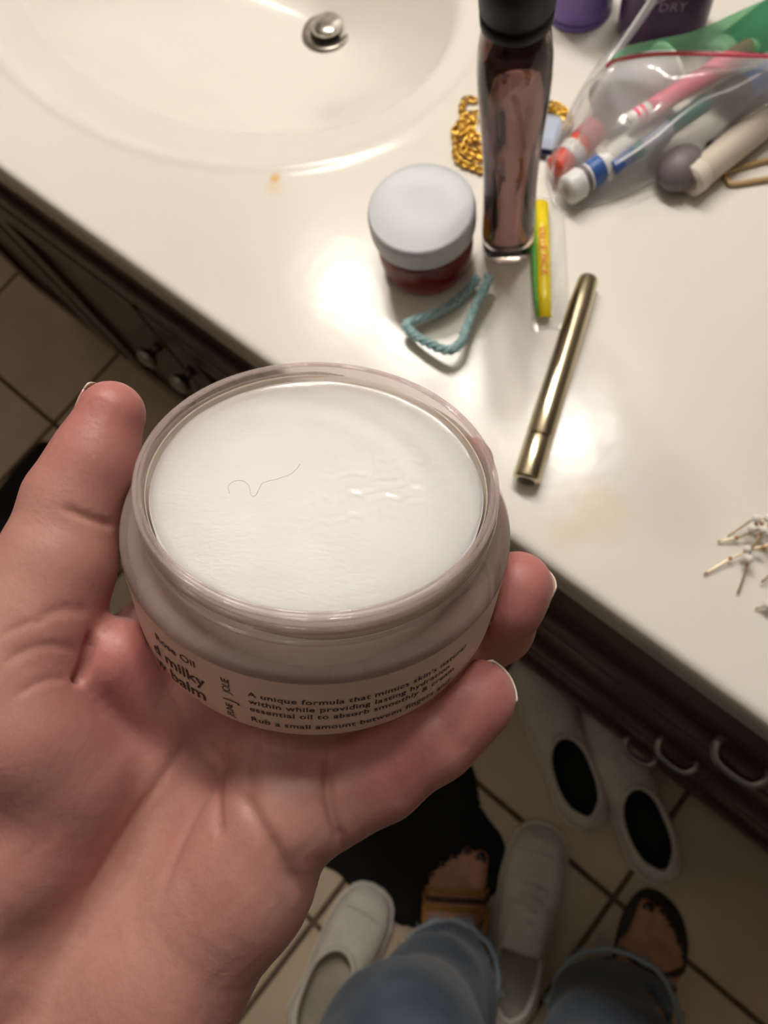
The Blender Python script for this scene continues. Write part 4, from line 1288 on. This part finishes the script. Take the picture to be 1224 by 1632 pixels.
o = obj('red_zip_line', tube(catmull([np.array(W(x, y - 2, CT + z)) for x, y, z in zip_l], 8), .0013, 8), red_z, zb); o.matrix_parent_inverse = zb_inv
# edge welds that catch the light
clearw = film_mat('bag weld', haze=.45, hazecol=(.95, .95, .95), rough=.1, refl=1.3)
for pl in ([(972, 100, .050), (948, 122, .046), (990, 62, .052), (1040, -5, .056)], [(980, 262, .030), (1040, 222, .036), (1110, 165, .042), (1170, 140, .044), (1224, 110, .046), (1330, 50, .046)], [(884, 330, .002), (872, 262, .004), (890, 215, .006), (932, 140, .030), (966, 108, .046)]):
    if pl[0] == (972, 100, .050): pl = [(940, 128, .044), (972, 92, .050), (1004, 46, .054), (1040, -8, .056)]
    o = obj('weld', tube(catmull([np.array(W(x, y, CT + z)) for x, y, z in pl], 8), .0010, 6, flat=.5), clearw, zb); o.matrix_parent_inverse = zb_inv

def stick(name, label, cat, a, b, ra, rb, m, bands=(), z0=.008, z1=.02, flat=1.0, group=None):
    """long round thing between two pixels; bands = (t0, t1, material, name, extra radius)"""
    A_, B_ = W(*a, CT + z0), W(*b, CT + z1)
    t = thing(name, label, cat, matrix=frame_matrix(A_, B_ - A_, (0, 0, 1)))
    L_ = (B_ - A_).length
    d = (B_ - A_).normalized(); s_ = d.cross(Vector((0, 0, 1))).normalized(); u_ = s_.cross(d)
    t.matrix_world = Matrix((d, u_ * 1, d.cross(u_))).transposed().to_4x4()
    t.matrix_world.translation = A_
    M_ = Matrix((d, u_, d.cross(u_))).transposed().to_4x4(); M_.translation = A_; t.matrix_world = M_
    n = 24
    def rad(x): return ra + (rb - ra) * x
    bm = bmesh.new()
    pts = [(L_ * i / n, 0, 0) for i in range(n + 1)]
    rd = [rad(i / n) * (0.6 if i in (0, n) else 1) for i in range(n + 1)]
    add_tube(bm, pts, rd, 14, flat=flat)
    obj('body', bm, m, t)
    for t0, t1, mm_, nm, ex in bands:
        bm = bmesh.new(); k = 8
        add_tube(bm, [(L_ * (t0 + (t1 - t0) * i / k), 0, 0) for i in range(k + 1)], [(rad(t0 + (t1 - t0) * i / k) + ex) * (.8 if i in (0, k) and ex > .001 else 1) for i in range(k + 1)], 16, flat=flat)
        obj(nm, bm, mm_, t)
    return t
pinkp = mat('pink plastic', (0.80, 0.13, 0.22), .35); whitep = mat('white plastic', (.78, .77, .76), .35); tealp = mat('teal plastic', (0.03, 0.22, 0.20), .35)
bluep = mat('blue plastic', (0.04, 0.11, 0.36), .35); greyp = mat('mauve grey plastic', (0.17, 0.14, 0.145), .5); redp = mat('red label', (0.70, 0.10, 0.07), .4); blackp = mat('black rubber', (0.015, 0.016, 0.02), .5)
stick('toothbrush', 'white toothbrush with pink grip in the zip bag', 'toothbrush', (1000, 196), (1205, 72), .0052, .0062, whitep, ((.06, .085, pinkp, 'grip_ring', .0003), (.105, .13, pinkp, 'grip_ring', .0003), (.17, .95, pinkp, 'grip', .0004)), .034, .042)
stick('toothbrush', 'teal toothbrush under the pink one in the zip bag', 'toothbrush', (975, 268), (1130, 160), .0048, .0055, tealp, ((.0, .22, bluep, 'neck', .0004), (.3, .6, mat('pale blue plastic', (.42, .48, .60), .35), 'grip', .0004)), .018, .030)
stick('toothpaste_tube', 'small white toothpaste tube with ribbed cap and red label in the zip bag', 'tube', (902, 306), (1060, 200), .0095, .013, whitep, ((.0, .16, mat('white cap plastic', (.75, .74, .76), .4), 'cap', .0012), (.16, .2, greyp, 'neck_ring', .0004), (.22, .34, bluep, 'blue_stripe', .0002)), .013, .017, .8)
stick('lip_balm', 'red and white tube at the corner of the zip bag', 'tube', (884, 272), (950, 205), .0085, .0085, redp, ((.30, .52, whitep, 'white_print', .0003), (.66, 1.0, mat('rose plastic', (.55, .22, .24), .4), 'cap', .0004)), .012, .016)
stick('makeup_brush', 'brush with round mauve grey head at the open edge of the zip bag', 'brush', (1130, 235), (1240, 135), .0030, .0036, greyp, ((.0, .05, blackp, 'ferrule', .0004),), .012, .018)
bm = bmesh.new(); bmesh.ops.create_uvsphere(bm, u_segments=28, v_segments=18, radius=.0135)
bmesh.ops.scale(bm, vec=(1.0, 1.15, .9), verts=bm.verts)
bh = obj('makeup_sponge', bm, greyp)
bh.location = W(1085, 268, CT + .0122); tag(bh, 'round mauve grey sponge lying under the zip bag edge', 'sponge')
stick('cream_tube', 'beige squeeze tube under the lower edge of the zip bag', 'tube', (1100, 290), (1250, 165), .0105, .0125, mat('beige plastic', (.62, .54, .46), .4), ((.0, .1, mat('pale beige plastic', (.70, .63, .55), .4), 'cap', .0006),), .012, .012, .85)
stick('razor', 'blue and black razor at the right of the zip bag', 'razor', (1150, 162), (1270, 95), .0085, .0075, bluep, ((.0, .3, blackp, 'rubber_grip', .001),), .030, .036)
stick('blue_bottle', 'bright blue plastic bottle deep in the zip bag', 'bottle', (1205, 165), (1300, 100), .012, .012, mat('bright blue plastic', (0.02, 0.16, 0.55), .3), ((.0, .14, bluep, 'cap', .0006),), .014, .016)
stick('teal_tube', 'dark teal squeeze tube under the green seal of the zip bag', 'tube', (1140, 100), (1290, -10), .012, .014, tealp, ((.0, .12, whitep, 'cap', .0006),), .030, .034)
# white cup lying in the bag
cA, cB = W(960, 170, CT + .018), W(1065, 110, CT + .020)
cup = thing('travel_cup', 'frosted white cup lying in the zip bag', 'cup', matrix=frame_matrix(cA, cB - cA))
o = obj('cup_body', lathe([(0, 0), (.0155, 0), (.0165, .002), (.0172, (cB - cA).length), (.0158, (cB - cA).length), (.015, .003), (0, .003)], 40), mat('frosted white plastic', (.66, .63, .66), .4, trans=.2), cup); o.rotation_euler = (0, PI / 2, 0)
o = obj('rim', lathe([(.0172, -.001), (.0184, 0), (.0186, .001), (.0172, .002)], 40), whitep, cup); o.rotation_euler = (0, PI / 2, 0); o.location = ((cB - cA).length - .002, 0, 0)
# hair pin beside the bag
bobm = mat('tan hair pin enamel', (0.55, 0.38, 0.20), .35, .3)
for k, (a, b) in enumerate((((1158, 293), (1300, 262)), ((1150, 276), (1300, 240)))):
    pass
pts = [np.array(W(x, y, CT + .0022)) for x, y in ((1330, 270), (1224, 285), (1170, 293), (1160, 288), (1156, 280), (1164, 272), (1224, 255), (1330, 232))]
tag(obj('hair_pin', tube(catmull(pts, 8), .0017, 8), bobm), 'tan bent hair pin lying below the zip bag', 'hair pin')
